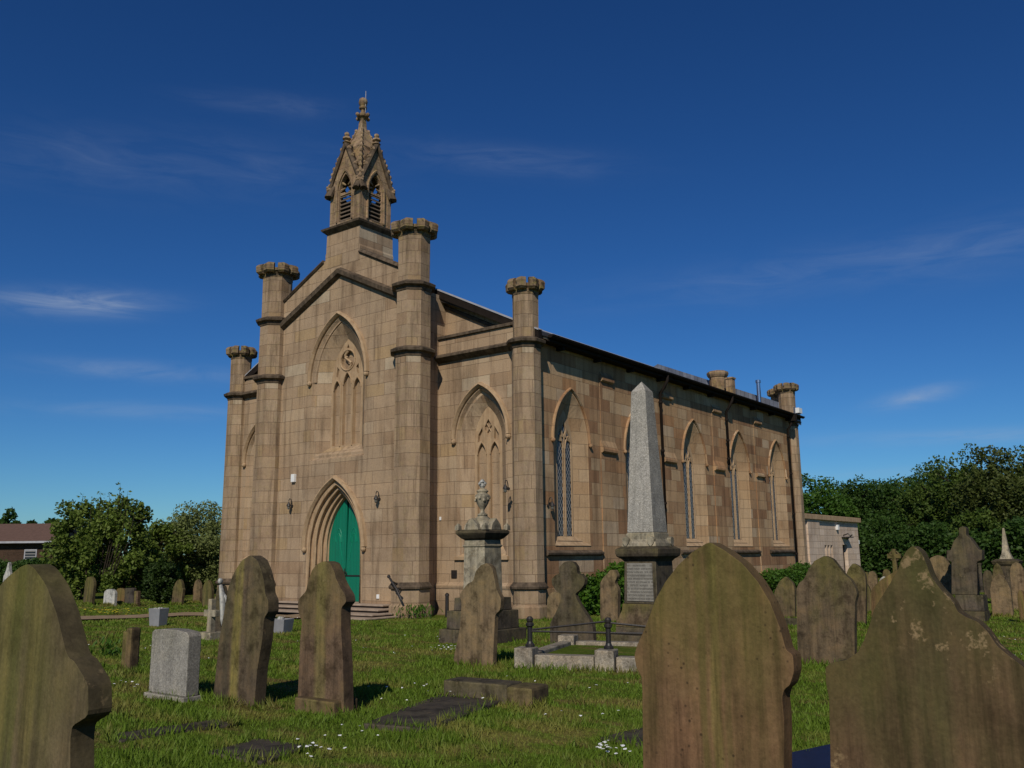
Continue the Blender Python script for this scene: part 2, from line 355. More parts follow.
def m_grave(name, c1, c2, moss=0.5, mosscol=(0.13, 0.12, 0.03), soot=0.5, streak=None, lichen=0.25, pits=0.0, speck=0.0, blotch=0.8):
    """weathered headstone; streak = list of (local x, half width, colour, strength)"""
    m, k, b = mat(name)
    t = k.node('ShaderNodeTexCoord'); oi = k.node('ShaderNodeObjectInfo')
    pos = t.outputs['Object']; gen = t.outputs['Generated']
    rnd = k.math('MULTIPLY', oi.outputs['Random'], 37.0)
    p = k.vadd(pos, k.node('ShaderNodeCombineXYZ', {0: rnd, 1: rnd, 2: rnd}).outputs[0])
    sp = k.node('ShaderNodeSeparateXYZ', {0: pos}); gz = k.node('ShaderNodeSeparateXYZ', {0: gen}).outputs[2]
    big = k.noise(p, 2.0, 5, 0.6)
    c = k.mix(k.ramp(big, [(0.3, 0), (0.7, 1)]), c1, c2)
    if streak:
        for (x0, hw, sc, a) in streak:
            wv = k.math('MULTIPLY', k.math('SUBTRACT', k.noise(k.vmul(p, (3, 3, 1.2)), 1.0, 4), 0.5), 0.12)
            d = k.math('DIVIDE', k.math('ABSOLUTE', k.math('SUBTRACT', k.math('ADD', sp.outputs[0], wv), x0), 0), hw)
            mk = k.math('MULTIPLY', k.ramp(d, [(0.45, 1), (1.0, 0)]), a)
            mk = k.math('MULTIPLY', mk, k.ramp(k.noise(k.vmul(p, (14, 14, 1.4)), 1, 5), [(0.32, 0.45), (0.6, 1)]))
            c = k.mix(mk, c, sc)
    run = k.noise(k.vmul(p, (13, 13, 0.8)), 1.0, 8, 0.66)
    c = k.mix(soot, c, k.ramp(run, [(0.36, (0.30, 0.29, 0.27)), (0.56, (1.08, 1.05, 1.0))]), 'MULTIPLY')
    mo = k.math('ADD', k.math('MULTIPLY', k.noise(k.vmul(p, (2.4, 2.4, 0.9)), 1.0, 5, 0.6), 0.8), k.math('MULTIPLY', gz, 0.28))
    c = k.mix(k.math('MULTIPLY', k.ramp(mo, [(0.48, 0), (0.72, 1)]), moss), c, mosscol)
    # green foot where the stone meets the turf
    c = k.mix(k.math('MULTIPLY', k.ramp(k.math('ADD', gz, k.math('MULTIPLY', big, 0.2)), [(0.10, 1), (0.26, 0)]), moss*0.6), c, (0.07, 0.075, 0.022))
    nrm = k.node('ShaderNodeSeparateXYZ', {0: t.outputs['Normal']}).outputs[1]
    edge = k.ramp(k.math('ABSOLUTE', nrm, 0), [(0.45, 1), (0.8, 0)])  # side faces: mostly painted-in shade, partly their own browner, less mossy stone
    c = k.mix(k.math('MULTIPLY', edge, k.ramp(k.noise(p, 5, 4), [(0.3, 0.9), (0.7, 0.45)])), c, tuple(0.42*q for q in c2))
    blot = k.noise(k.vadd(p, (7, 3, 1)), 4.5, 6, 0.7)
    c = k.mix(blotch, c, k.ramp(blot, [(0.36, (0.38, 0.36, 0.33)), (0.49, (1, 1, 1)), (0.64, (1.35, 1.26, 1.12))]), 'MULTIPLY')
    flake = k.noise(k.vadd(p, (2, 8, 5)), 22, 6, 0.75)
    c = k.mix(0.5*blotch, c, k.ramp(flake, [(0.38, (0.5, 0.48, 0.45)), (0.46, (1, 1, 1)), (0.6, (1, 1, 1)), (0.66, (1.3, 1.25, 1.15))]), 'MULTIPLY')
    ln = k.noise(p, 13, 5, 0.7); ln2 = k.noise(p, 2.1, 2)
    c = k.mix(k.math('MULTIPLY', k.math('MULTIPLY', k.ramp(ln, [(0.57, 0), (0.64, 1)]), k.ramp(ln2, [(0.52, 0), (0.64, 1)])), lichen), c, (0.30, 0.21, 0.11))
    if pits:
        vo = k.node('ShaderNodeTexVoronoi', {'Vector': p, 'Scale': 26.0, 'Randomness': 1.0})
        pm = k.math('MULTIPLY', k.ramp(vo.outputs[0], [(0.10, 1), (0.22, 0)]), k.ramp(k.noise(p, 3.5, 3), [(0.5, 0), (0.58, 1)]))
        c = k.mix(k.math('MULTIPLY', pm, pits), c, (0.03, 0.02, 0.012))
    fine = k.noise(p, 60, 3, 0.7)
    c = k.mix(0.45, c, k.ramp(fine, [(0.3, 0.65), (0.7, 1.3)]), 'MULTIPLY')
    if speck:
        vs = k.node('ShaderNodeTexVoronoi', {'Vector': p, 'Scale': 75.0})
        c = k.mix(speck, c, k.ramp(k.node('ShaderNodeSeparateColor', {0: vs.outputs[1]}).outputs[0], [(0.0, 0.45), (0.35, 0.85), (0.7, 1.0), (1.0, 1.6)]), 'MULTIPLY')
    k.put(b.inputs['Base Color'], c); b.inputs['Roughness'].default_value = 0.93; b.inputs['Specular IOR Level'].default_value = 0.15
    h = k.math('ADD', k.math('MULTIPLY', fine, 0.12), k.math('ADD', k.noise(p, 6, 5, 0.55), k.math('MULTIPLY', ln, 0.2)))
    k.put(b.inputs['Normal'], k.bump(h, 0.45, 0.02))
    return m
GREEN = (0.16, 0.145, 0.035); DARK = (0.06, 0.05, 0.035)
G = {}
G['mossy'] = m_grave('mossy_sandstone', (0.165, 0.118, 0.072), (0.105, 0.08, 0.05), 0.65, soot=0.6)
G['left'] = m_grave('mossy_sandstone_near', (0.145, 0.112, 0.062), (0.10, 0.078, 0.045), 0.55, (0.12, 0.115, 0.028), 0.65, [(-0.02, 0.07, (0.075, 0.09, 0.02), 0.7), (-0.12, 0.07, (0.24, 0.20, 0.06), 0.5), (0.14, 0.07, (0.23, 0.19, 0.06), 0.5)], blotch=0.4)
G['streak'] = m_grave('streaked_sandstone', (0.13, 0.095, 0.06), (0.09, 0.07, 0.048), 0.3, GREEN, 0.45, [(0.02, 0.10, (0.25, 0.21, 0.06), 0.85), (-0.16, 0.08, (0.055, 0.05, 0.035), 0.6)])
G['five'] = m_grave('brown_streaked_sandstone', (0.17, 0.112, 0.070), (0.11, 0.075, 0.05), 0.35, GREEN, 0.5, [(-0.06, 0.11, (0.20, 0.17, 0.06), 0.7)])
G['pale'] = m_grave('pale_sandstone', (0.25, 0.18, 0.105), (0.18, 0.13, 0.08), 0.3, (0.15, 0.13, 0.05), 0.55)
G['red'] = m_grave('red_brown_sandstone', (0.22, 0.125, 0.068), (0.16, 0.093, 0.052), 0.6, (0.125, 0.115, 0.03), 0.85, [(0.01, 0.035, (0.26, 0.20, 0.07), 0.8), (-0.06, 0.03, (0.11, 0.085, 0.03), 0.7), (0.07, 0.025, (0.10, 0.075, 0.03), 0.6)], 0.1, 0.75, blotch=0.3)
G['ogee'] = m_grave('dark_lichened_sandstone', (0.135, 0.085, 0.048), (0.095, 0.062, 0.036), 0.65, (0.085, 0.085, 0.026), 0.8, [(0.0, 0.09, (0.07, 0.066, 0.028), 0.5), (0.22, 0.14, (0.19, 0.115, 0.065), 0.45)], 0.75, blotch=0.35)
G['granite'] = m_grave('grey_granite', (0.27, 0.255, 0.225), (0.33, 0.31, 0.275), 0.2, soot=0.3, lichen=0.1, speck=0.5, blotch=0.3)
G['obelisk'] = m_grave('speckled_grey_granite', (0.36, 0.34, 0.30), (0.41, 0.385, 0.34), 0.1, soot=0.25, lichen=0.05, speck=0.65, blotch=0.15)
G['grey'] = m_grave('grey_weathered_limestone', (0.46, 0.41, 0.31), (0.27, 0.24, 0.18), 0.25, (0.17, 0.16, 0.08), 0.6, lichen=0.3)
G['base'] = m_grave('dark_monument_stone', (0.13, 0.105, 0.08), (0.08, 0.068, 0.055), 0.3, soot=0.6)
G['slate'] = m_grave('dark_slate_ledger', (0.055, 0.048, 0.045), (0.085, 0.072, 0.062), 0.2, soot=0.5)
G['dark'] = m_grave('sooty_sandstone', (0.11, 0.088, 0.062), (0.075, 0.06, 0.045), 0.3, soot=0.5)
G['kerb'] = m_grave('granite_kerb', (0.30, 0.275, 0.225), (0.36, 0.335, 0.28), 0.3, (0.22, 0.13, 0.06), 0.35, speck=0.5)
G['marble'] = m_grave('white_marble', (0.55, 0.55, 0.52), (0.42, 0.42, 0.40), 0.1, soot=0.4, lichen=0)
G['blue'] = m_plain('blue_black_polish', (0.004, 0.006, 0.022), (0.008, 0.012, 0.04), 12, 0.5, 0.3, 0.05)

# ---------------------------------------------------------------- ground
BASES = []     # stones with longer unmown grass at their feet
SLABS = []     # (cx, cy, half w, half l, rot) where no turf grows
def in_slab(x, y, grow=0.0):
    for cx, cy, a, b_, r in SLABS:
        dx, dy = x-cx, y-cy
        u = dx*math.cos(r)+dy*math.sin(r); v = -dx*math.sin(r)+dy*math.cos(r)
        if abs(u) < a+grow and abs(v) < b_+grow: return True
    return False
def turf_nodes(k, pos, c_green, c_green2, c_dry, c_brown):
    big = k.noise(pos, 0.35, 4, 0.6); mid = k.noise(k.vadd(pos, (5, 9, 0)), 1.1, 5, 0.65); fine = k.noise(pos, 14, 4, 0.7)
    c = k.mix(k.ramp(mid, [(0.3, 0), (0.7, 1)]), c_green, c_green2)
    dry = k.noise(k.vadd(k.vmul(pos, (0.55, 1.6, 1)), (31, 7, 0)), 1.0, 5, 0.6)
    c = k.mix(k.math('MULTIPLY', k.ramp(dry, [(0.50, 0), (0.62, 1)]), 0.7), c, c_dry)
    c = k.mix(k.math('MULTIPLY', k.ramp(k.noise(k.vadd(k.vmul(pos, (0.6, 1.5, 1)), (3, 47, 0)), 1.2, 5, 0.65), [(0.55, 0), (0.64, 1)]), 0.7), c, c_brown)
    return c, fine, big
def m_ground():
    m, k, b = mat('turf_ground')
    pos = k.node('ShaderNodeNewGeometry').outputs['Position']
    c, fine, big = turf_nodes(k, pos, (0.062, 0.092, 0.011), (0.085, 0.12, 0.014), (0.18, 0.14, 0.045), (0.13, 0.08, 0.038))
    c = k.mix(0.7, c, k.ramp(fine, [(0.3, 0.5), (0.7, 1.4)]), 'MULTIPLY')
    c = k.mix(0.6, c, k.ramp(big, [(0.3, 0.8), (0.7, 1.2)]), 'MULTIPLY')
    k.put(b.inputs['Base Color'], c); b.inputs['Roughness'].default_value = 1; b.inputs['Specular IOR Level'].default_value = 0.05
    k.put(b.inputs['Normal'], k.bump(k.noise(pos, 30, 3, 0.7), 0.8, 0.04)); return m
M['ground'] = m_ground()
def ground_mesh():
    def axis(c0, c1, far):
        a = list(np.arange(c0, c1+.01, 0.3)); s_ = 0.3; lo = [c0]; hi = [c1]
        while hi[-1] < far: s_ *= 1.25; hi.append(hi[-1]+s_); lo.append(lo[-1]-s_)
        return np.array(sorted(lo[1:]+a+hi[1:]))
    xs = axis(-14, 30, 1500); ys = axis(-18, 14, 1500)
    v = []; 
    for y in ys:
        for x in xs:
            d = math.hypot(x-10, y); v.append((x, y, hgt(x, y) if d < 120 else -0.02))
    nx = len(xs); f = [(j*nx+i, j*nx+i+1, (j+1)*nx+i+1, (j+1)*nx+i) for j in range(len(ys)-1) for i in range(nx-1)]
    me = bpy.data.meshes.new('ground'); me.from_pydata(v, [], f); me.materials.append(M['ground'])
    o = bpy.data.objects.new('ground', me); col.objects.link(o); o['kind'] = 'structure'
    me.shade_smooth()
ground_mesh()

# gravel path on the left
def ribbon(name, pts, wdt, m, z=0.012):
    mb = MB(); L_ = []; Rr = []
    for i, p in enumerate(pts):
        a = Vector(pts[max(i-1, 0)]); b_ = Vector(pts[min(i+1, len(pts)-1)]); d = (b_-a).normalized(); n = Vector((-d.y, d.x))
        wv = wdt*(1+0.12*math.sin(i*2.3))
        L_.append((p[0]+n.x*wv/2, p[1]+n.y*wv/2)); Rr.append((p[0]-n.x*wv/2, p[1]-n.y*wv/2))
    for i in range(len(pts)-1):
        mb.poly([(*q, max(hgt(*q), -0.01)+z) for q in (L_[i], L_[i+1], Rr[i+1], Rr[i])][::-1])
    return mb.build(name, m)
PATH = [(-60, -22), (-30, -14), (-14, -9.5), (-8.0, -7.7), (-5, -6.3), (-3.4, -4.6), (-3.0, -3.0), (-1.5, -2.0), (0.5, -1.75), (1.5, -1.72)]
_pp = []
for i in range(len(PATH)-1):
    for t in range(6): _pp.append(tuple(Vector(PATH[i]).lerp(Vector(PATH[i+1]), t/6)))
PATHPTS = _pp+[PATH[-1]]
tag(ribbon('path', PATHPTS, 1.5, m_plain('sandy_path', (0.20, 0.145, 0.09), (0.28, 0.205, 0.13), 3, 0.95, 0.1, 0.5), 0.03), kind='structure')

# ================================================================ THE CHURCH
church = tag(empty('church'), 'tan sandstone church with octagonal turrets, stone bell turret and green arched door', 'church')
FWst = Fr((0, -0.05, 0), (1, 0, 0), (0, -1, 0))
FBay = Fr((0, 1.0, 0), (1, 0, 0), (0, -1, 0))
FS = Fr((6.6, 0, 0), (0, 1, 0), (1, 0, 0))
TA, TB, TD, EY = 3.18, 6.48, 1.05, 21.2
def sym(pts): return pts
STR = [(0.0, 0.02), (0.0, -0.02), (0.06, -0.12), (0.12, -0.21), (0.17, -0.21), (0.26, -0.03), (0.28, 0.02)]   # string course (offset up, depth)

def hood(F, hc, w_, zs, rise, parent, r=0.11, drop=0.0):
    hm = M['s'] if drop else M['trim']
    mb = MB(); a = arch(hc, w_, zs, rise, 14)
    pj = drop or 0.14; strip(mb, F, a, [(-0.0, 0.01), (-0.0, -0.45*pj), (0.45*r, -pj), (r, -0.8*pj), (r+0.015, 0.01)])
    for s_ in (-1, 1):
        q_ = 0.085 if not drop else 0.065; c = F(hc+s_*(w_+0.04), zs-0.06, -0.05); mb.ball(c, q_, 8, 6)
    return mb.build('hood_mould', hm, parent, smooth=False)
def reveal(mb, F, rings, sill=True):
    """rings: list of (outline, depth) with equal counts"""
    mb.loft([[F(x, z, d) for x, z in o] for o, d in rings], closed=True)

# --- west front of the nave
def west_front():
    win = opening(0.05, 1.22, 4.55, 7.05, 1.95, 14)
    dr = opening(0.07, 1.24, -0.3, 1.86, 1.98, 14)
    outer = [(-3.2, -0.3), (dr[0][0]-0.001, -0.3), (3.2, -0.3), (3.2, 9.95), (0.05, 11.42), (-3.2, 9.95)]
    outer = [(-3.2, -0.3), (3.2, -0.3), (3.2, 9.85), (0.05, 11.35), (-3.2, 9.85)]
    dr2 = [(x, max(z, -0.25)) for x, z in dr]
    mb = MB(); plate(mb, FWst, outer, [win, dr2], 0, 0.5, back=False)
    mb.build('west_wall', M['w'], church)
    # return walls of the projecting centre
    mb = MB()
    mb.box(3.1, 3.28, 0.0, 1.3, -0.3, 9.35); mb.box(-3.28, -3.1, 0.0, 1.3, -0.3, 9.35)
    mb.poly([(-3.2, 0.44, 9.4), (3.2, 0.44, 9.4), (0.05, 0.44, 10.9)][::-1])
    mb.build('return_wall', M['w'], church)
    # gable string and coping
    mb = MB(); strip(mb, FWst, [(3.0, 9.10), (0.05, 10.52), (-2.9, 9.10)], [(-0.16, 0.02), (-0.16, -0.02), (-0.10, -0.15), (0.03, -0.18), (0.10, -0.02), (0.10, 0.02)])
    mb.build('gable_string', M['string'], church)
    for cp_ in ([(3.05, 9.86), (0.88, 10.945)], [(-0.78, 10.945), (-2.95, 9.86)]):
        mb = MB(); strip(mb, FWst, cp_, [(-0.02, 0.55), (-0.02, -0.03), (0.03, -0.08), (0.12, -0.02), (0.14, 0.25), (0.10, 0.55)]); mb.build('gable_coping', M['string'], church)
    # west window: deep splay, three blind lights, wheel tracery
    wi = tag(empty('window'), None); wi.parent = church
    inner = opening(0.05, 0.72, 4.95, 6.98, 1.38, 14)
    mb = MB(); strip(mb, FWst, win[2:], [(0, 0.002), (-0.06, 0.06), (-0.12, 0.06), (-0.14, 0.12)])
    reveal(mb, FWst, [(win, 0), ([(0.05+(x-.05)*1.0, z) for x, z in opening(0.05, 1.16, 4.62, 7.03, 1.88, 14)], 0.10), (opening(0.05, 1.08, 4.70, 7.02, 1.80, 14), 0.10), (inner, 0.38)])
    mb.build('reveal', M['w'], wi)
    def lt(c, hw, zb, zs, rs, n=6): return opening(c, hw, zb, zs, rs, n)
    holes = [lt(0.05-0.46, 0.17, 5.0, 6.75, 0.33), lt(0.05, 0.19, 5.0, 6.9, 0.40), lt(0.05+0.46, 0.17, 5.0, 6.75, 0.33)]
    circ = [(0.05+0.30*math.cos(t), 7.68+0.30*math.sin(t)) for t in np.linspace(0, 2*math.pi, 20, endpoint=False)]
    holes.append(circ)
    for s_ in (-1, 1): holes.append([(0.05+s_*x, z) for x, z in ((0.44, 7.18), (0.52, 7.2), (0.49, 7.52), (0.38, 7.42))][::s_])
    holes.append([(0.05, 8.03), (0.10, 8.09), (0.05, 8.20), (0.0, 8.09)])
    mb = MB(); plate(mb, FWst, inner, holes, 0.38, 0.50)
    # mullion rolls and the S-curve in the wheel
    s1 = [FWst(0.05+0.15*math.sin(t)*(1 if t < math.pi else 1), 7.68-0.29+0.58*t/(2*math.pi), 0.395) for t in np.linspace(0, 2*math.pi, 14)]
    mb.tube(s1, 0.042, 6)
    for sg in (-1, 1): mb.tube([FWst(0.05+sg*.15, 7.68-sg*.14+.0, .40), FWst(0.05+sg*.02, 7.68-sg*.10, .40)], [.04, .02], 6)
    for h in (-0.225, 0.32): mb.tube([FWst(h-0.0, 4.97, 0.37), FWst(h, 7.0, 0.37)], 0.028, 6)
    ring = [FWst(0.05+0.33*math.cos(t), 7.68+0.33*math.sin(t), 0.375) for t in np.linspace(0, 2*math.pi, 25)]
    mb.tube(ring, 0.03, 6)
    for h in holes[:3]: mb.tube([FWst(x, z, 0.375) for x, z in h[2:]], 0.022, 5)
    mb.build('tracery', M['trim'], wi)
    mb = MB(); mb.poly([FWst(-0.72, 4.9, 0.49), FWst(0.82, 4.9, 0.49), FWst(0.82, 8.4, 0.49), FWst(-0.72, 8.4, 0.49)])
    mb.build('blind_panel', M['blind'], wi)
    mb = MB()
    for z0, z1, d0, d1, hw_ in ((4.74, 4.96, 0.22, 0.385, .80), (4.53, 4.74, 0.02, 0.20, 1.05)):
        mb.poly([FWst(.05-hw_, z0, d0), FWst(.05+hw_, z0, d0), FWst(.05+hw_*.92, z1, d1), FWst(.05-hw_*.92, z1, d1)])
        mb.box(.05-hw_, .05+hw_, d0, d0+.06, z0-.06, z0, T=lambda p: FWst(p.x, p.z, p.y))
    mb.build('sill', M['w'], wi)
    hood(FWst, 0.05, 1.25, 7.07, 1.98, wi)
    # doorway with stepped orders
    dw = empty('doorway'); dw.parent = church
    ords = [(1.24, 0), (1.17, 0.015), (1.155, 0.13), (1.03, 0.13), (1.015, 0.26), (0.90, 0.26), (0.885, 0.37), (0.80, 0.37), (0.78, 0.46), (0.755, 0.52)]
    mb = MB(); mb.loft([[FWst(x, z, d) for x, z in opening(0.07, ww, -0.25, 1.86, 1.98*(0.42+0.58*ww/1.24) , 14)] for ww, d in ords], closed=True)
    mb.build('arch_orders', M['trim'], dw)
    mb = MB()
    for ww, d, rr in ((1.16, 0.03, 0.035), (1.02, 0.145, 0.04), (0.89, 0.275, 0.035), (0.79, 0.385, 0.025)):
        a = opening(0.07, ww, 0.28, 1.86, 1.98*(0.42+0.58*ww/1.24), 14); mb.tube([FWst(x, z, d) for x, z in ([(0.07+ww, 0.28)]+a[2:]+[(0.07-ww, 0.28)])], rr, 6)
    mb.build('arch_roll', M['trim'], dw, smooth=True)
    hood(FWst, 0.07, 1.27, 1.88, 2.0, dw, 0.12)
    dr_ = empty('door'); dr_.parent = church
    rise = 1.98*(0.42+0.58*0.755/1.24)
    full = opening(0.07, 0.76, 0.28, 1.86, rise+.01, 14)
    right = [(0.075, 0.29), (0.83, 0.29)]+[p for p in full[2:] if p[0] > 0.075]
    left = [(0.065, 0.29)]+[(0.065, 1.86+rise-0.02)]+[p for p in full[2:] if p[0] < 0.065]+[(-0.69, 0.29)]
    for pts in (right, left):
        mb = MB(); plate(mb, FWst, pts, [], 0.48, 0.54); mb.build('leaf', M['door'], dr_)
    mb = MB()
    for s_ in (-1, 1):
        for r0 in (0.30, 0.20):
            mb.tube([FWst(0.07+s_*(0.33+r0*0.5*math.cos(t)), 2.0+r0*1.5*math.sin(t), 0.475) for t in np.linspace(0.1, math.pi-0.1, 10)], 0.012, 5)
        mb.tube([FWst(0.07+s_*0.15, 1.5, 0.475), FWst(0.07+s_*0.33, 2.3, 0.475)], 0.012, 5)
    mb.build('leaf_mould', m_plain('green_trim', (0.003, 0.20, 0.11), (0.006, 0.25, 0.14), 5, 0.4, 0.4, 0), dr_)
    mb = MB(); mb.tube([FWst(0.05, 0.95, 0.46), FWst(0.05, 1.25, 0.46)], 0.016, 6)
    mb.tube([FWst(0.10+0.05*math.cos(t), 1.10+0.05*math.sin(t), 0.45) for t in np.linspace(0, 2*math.pi, 12)], 0.012, 5)
    mb.build('handle', M['black'], dr_)
    mb = MB(); mb.box(0.12, 0.80, 0.462, 0.482, 1.02, 1.06, T=lambda p: FWst(p.x, p.z, p.y)); mb.build('lock_bar', M['black'], dr_)
    mb = MB(); mb.box(-1.0, 1.14, 0.0, 0.66, 0.1, 0.285, T=lambda p: FWst(p.x, p.z, p.y)); mb.build('threshold', M['granite_step'], dw)
    # steps
    st = empty('entrance_steps'); st.parent = church
    for (x0, x1, y0, z1) in ((-2.1, 2.62, -0.50, 0.285), (-2.3, 2.90, -0.95, 0.19), (-2.5, 3.15, -1.40, 0.095), (-2.6, 3.3, -1.8, 0.02)):
        mb = MB(); mb.box(x0, x1, y0, -0.052, z1-0.045, z1); sp0 = mb.build('step', M['granite_step'], st, bevel=0.012)
        mb = MB(); mb.box(x0+.03, x1-.05, y0+.05, -0.056, -0.2, z1-0.047); mb.build('riser', M['riser'], sp0)
west_front()

# --- flanking bays
def bay(sgn):
    c = 4.91*sgn
    win = opening(c, 0.92, 1.55, 4.86, 1.42, 12)
    xo = (3.2, 6.48) if sgn > 0 else (-6.48, -3.2)
    mb = MB(); plate(mb, FBay, [(xo[0], -0.3), (xo[1], -0.3), (xo[1], 7.93), (xo[0], 7.93)], [win], 0, 0.28)
    mb.build('bay_wall', M['w'], church)
    wi = empty('window'); wi.parent = church
    inner = opening(c, 0.50, 1.85, 4.82, 0.98, 12)
    mb = MB(); reveal(mb, FBay, [(win, 0), (opening(c, 0.86, 1.6, 4.85, 1.35, 12), 0.09), (opening(c, 0.80, 1.65, 4.84, 1.28, 12), 0.09), (inner, 0.32)]); mb.build('reveal', M['w'], wi)
    holes = [opening(c+s_*0.235, 0.17, 1.95, 4.42, 0.36, 6) for s_ in (-1, 1)]
    holes.append([(c+x, z) for x, z in ((0, 4.95), (0.13, 5.12), (0.13, 5.22), (0, 5.44), (-0.13, 5.22), (-0.13, 5.12))])
    for s_ in (-1, 1): holes.append([(c+s_*x, z) for x, z in ((0.2, 4.86), (0.40, 4.78), (0.37, 5.0), (0.22, 5.22))][::s_])
    mb = MB(); plate(mb, FBay, inner, holes, 0.32, 0.42)
    for h in holes[:2]: mb.tube([FBay(x, z, 0.315) for x, z in h[2:]], 0.02, 5)
    for t0 in (45, 135):
        mb.tube([FBay(c+0.13*math.cos(R(t0)), 5.18+0.2*math.sin(R(t0)), 0.37), FBay(c-0.13*math.cos(R(t0)), 5.18-0.2*math.sin(R(t0)), 0.37)], 0.022, 5)
    mb.tube([FBay(c, 1.9, 0.31), FBay(c, 4.9, 0.31)], 0.03, 6); mb.build('tracery', M['trim'], wi)
    mb = MB(); mb.poly([FBay(c-.5, 1.8, 0.41), FBay(c+.5, 1.8, 0.41), FBay(c+.5, 5.8, 0.41), FBay(c-.5, 5.8, 0.41)]); mb.build('blind_panel', M['blind'], wi)
    mb = MB(); mb.poly([FBay(c-.86, 1.56, -0.01), FBay(c+.86, 1.56, -0.01), FBay(c+.56, 1.86, 0.33), FBay(c-.56, 1.86, 0.33)]); mb.box(c-.95, c+.95, -0.07, 0.1, 1.48, 1.57, T=lambda p: FBay(p.x, p.z, p.y)); mb.build('sill', M['trim'], wi)
    hood(FBay, c, 0.95, 4.88, 1.46, wi, 0.10)
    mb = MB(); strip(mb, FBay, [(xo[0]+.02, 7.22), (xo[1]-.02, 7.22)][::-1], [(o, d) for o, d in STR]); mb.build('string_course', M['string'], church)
    mb = MB(); mb.box(xo[0]+.01, xo[1]-.01, -0.07, 0.34, 7.935, 8.03, T=lambda p: FBay(p.x, p.z, p.y)); mb.build('parapet_coping', M['string'], church, bevel=0.015)
    mb = MB(); strip(mb, FBay, [(xo[0]+.02, 0.70), (xo[1]-.02, 0.70)][::-1], [(0, 0.02), (0, -0.10), (0.08, -0.11), (0.17, -0.01), (0.17, 0.02)])
    mb.box(xo[0]+.02, xo[1]-.02, -0.08, 0.05, -0.3, 0.70, T=lambda p: FBay(p.x, p.z, p.y)); mb.build('plinth', M['w'], church)
    # gable wall behind the parapet
    mb = MB(); F2 = Fr((0, 1.30, 0), (1, 0, 0), (0, -1, 0)); s_ = sgn
    pts = [(s_*3.1, 7.5), (s_*6.9, 7.5), (s_*6.9, 7.55), (s_*3.1, 9.36)]
    plate(mb, F2, pts if s_ > 0 else pts[::-1], [], 0, 0.2); mb.build('gable_wall', M['w'], church)
    mb = MB(); p2 = [(s_*6.6, 7.42), (s_*3.1, 9.14)]
    strip(mb, F2, p2 if s_ > 0 else p2[::-1], [(-0.06, 0.01), (-0.06, -0.07), (0.03, -0.07), (0.05, 0.01)]); mb.build('verge_string', M['string'], church)
for s_ in (1, -1): bay(s_)

# --- turrets
def turret(x, y, tall, plinth=True, k=1.0, ztop=None):
    t = empty('turret', (x, y, 0)); t.parent = church
    mb = MB()
    if tall:
        rs = (0.56, 0.55, 0.54, 0.525, 0.505); zs = (7.22, 9.18, 10.84)
    else:
        rs = (0.44, 0.425, 0.41, 0.395, 0.375); rs = tuple(r*k for r in rs); zs = (7.20, None, ztop or 8.70)
    if plinth:
        mb.oct(0, 0, [(rs[0]+.07, -0.3), (rs[0]+.07, 0.26), (rs[0]+.01, 0.32), (rs[0]+.01, 0.72), (rs[1], 0.86)])
        mb.oct(0, 0, [(rs[1], 0.80), (rs[2], zs[0])], cap=False)
    else: mb.oct(0, 0, [(rs[1], -0.3), (rs[2], zs[0])], cap=False)
    if tall: mb.oct(0, 0, [(rs[2]-.005, zs[0]), (rs[3], zs[1])], cap=False)
    mb.oct(0, 0, [(rs[3]-0.03, zs[1] or zs[0]), (rs[4], zs[2])], cap=False)
    mb.build('shaft', M['turret'], t)
    for z, r in ([(zs[0], rs[2]), (zs[1], rs[3])] if tall else [(zs[0], rs[2])]):
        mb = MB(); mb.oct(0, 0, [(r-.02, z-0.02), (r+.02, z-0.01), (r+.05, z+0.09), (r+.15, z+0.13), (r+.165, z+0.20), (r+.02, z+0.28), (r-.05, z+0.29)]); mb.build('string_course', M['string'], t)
    if plinth:
        mb = MB(); mb.oct(0, 0, [(rs[0], 0.70), (rs[0]+.08, 0.73), (rs[0]+.09, 0.78), (rs[1], 0.90)]); mb.build('plinth_mould', M['string'], t)
    # battlemented crown: corbel ring, hollow, eight merlons on the angles
    r = rs[4]; z = zs[2]; q = r/0.47
    cr = MB()
    cr.oct(0, 0, [(r-.02, z-0.02), (r+.01, z+0.0), (r+.012, z+0.10), (r+.04*q, z+0.16), (r+.10*q, z+0.21), (r+.10*q, z+0.30), (r-.08, z+0.30)])
    c_ = cr.build('crown', M['crown'], t)
    for j in range(8):
        a = R(22.5+45*j); mb = MB(); da = R(17)
        prof = []
        for aa, rr_ in ((-da, (r+.10*q)*1.0), (0, (r+.145*q)*1.06), (da, (r+.10*q)*1.0)):
            prof.append((aa, rr_))
        def ringat(zz, g, gi=0.12): 
            o_ = [((rr_+g)*math.cos(a+aa), (rr_+g)*math.sin(a+aa), zz) for aa, rr_ in prof]
            i_ = [((rr_-gi*q-.05)*math.cos(a+aa*0.9), (rr_-gi*q-.05)*math.sin(a+aa*0.9), zz) for aa, rr_ in reversed(prof)]
            return o_+i_
        mb.loft([ringat(z+0.13, -0.02), ringat(z+0.19, 0.045), ringat(z+0.30, 0.05), ringat(z+0.36, 0.06), ringat(z+0.42, 0.03), ringat(z+0.47, -0.05)], cap0=True, cap1=True)
        mb.build('merlon', M['crown'], c_)
    return t
turret(TA, 0, True); turret(-TA, 0, True); turret(TB, TD, False); turret(-TB, TD, False)
turret(6.42, EY, False, k=0.98); turret(-6.42, EY, False, k=0.98)
turret(5.80, 21.75, False, plinth=False, k=0.82, ztop=8.62)

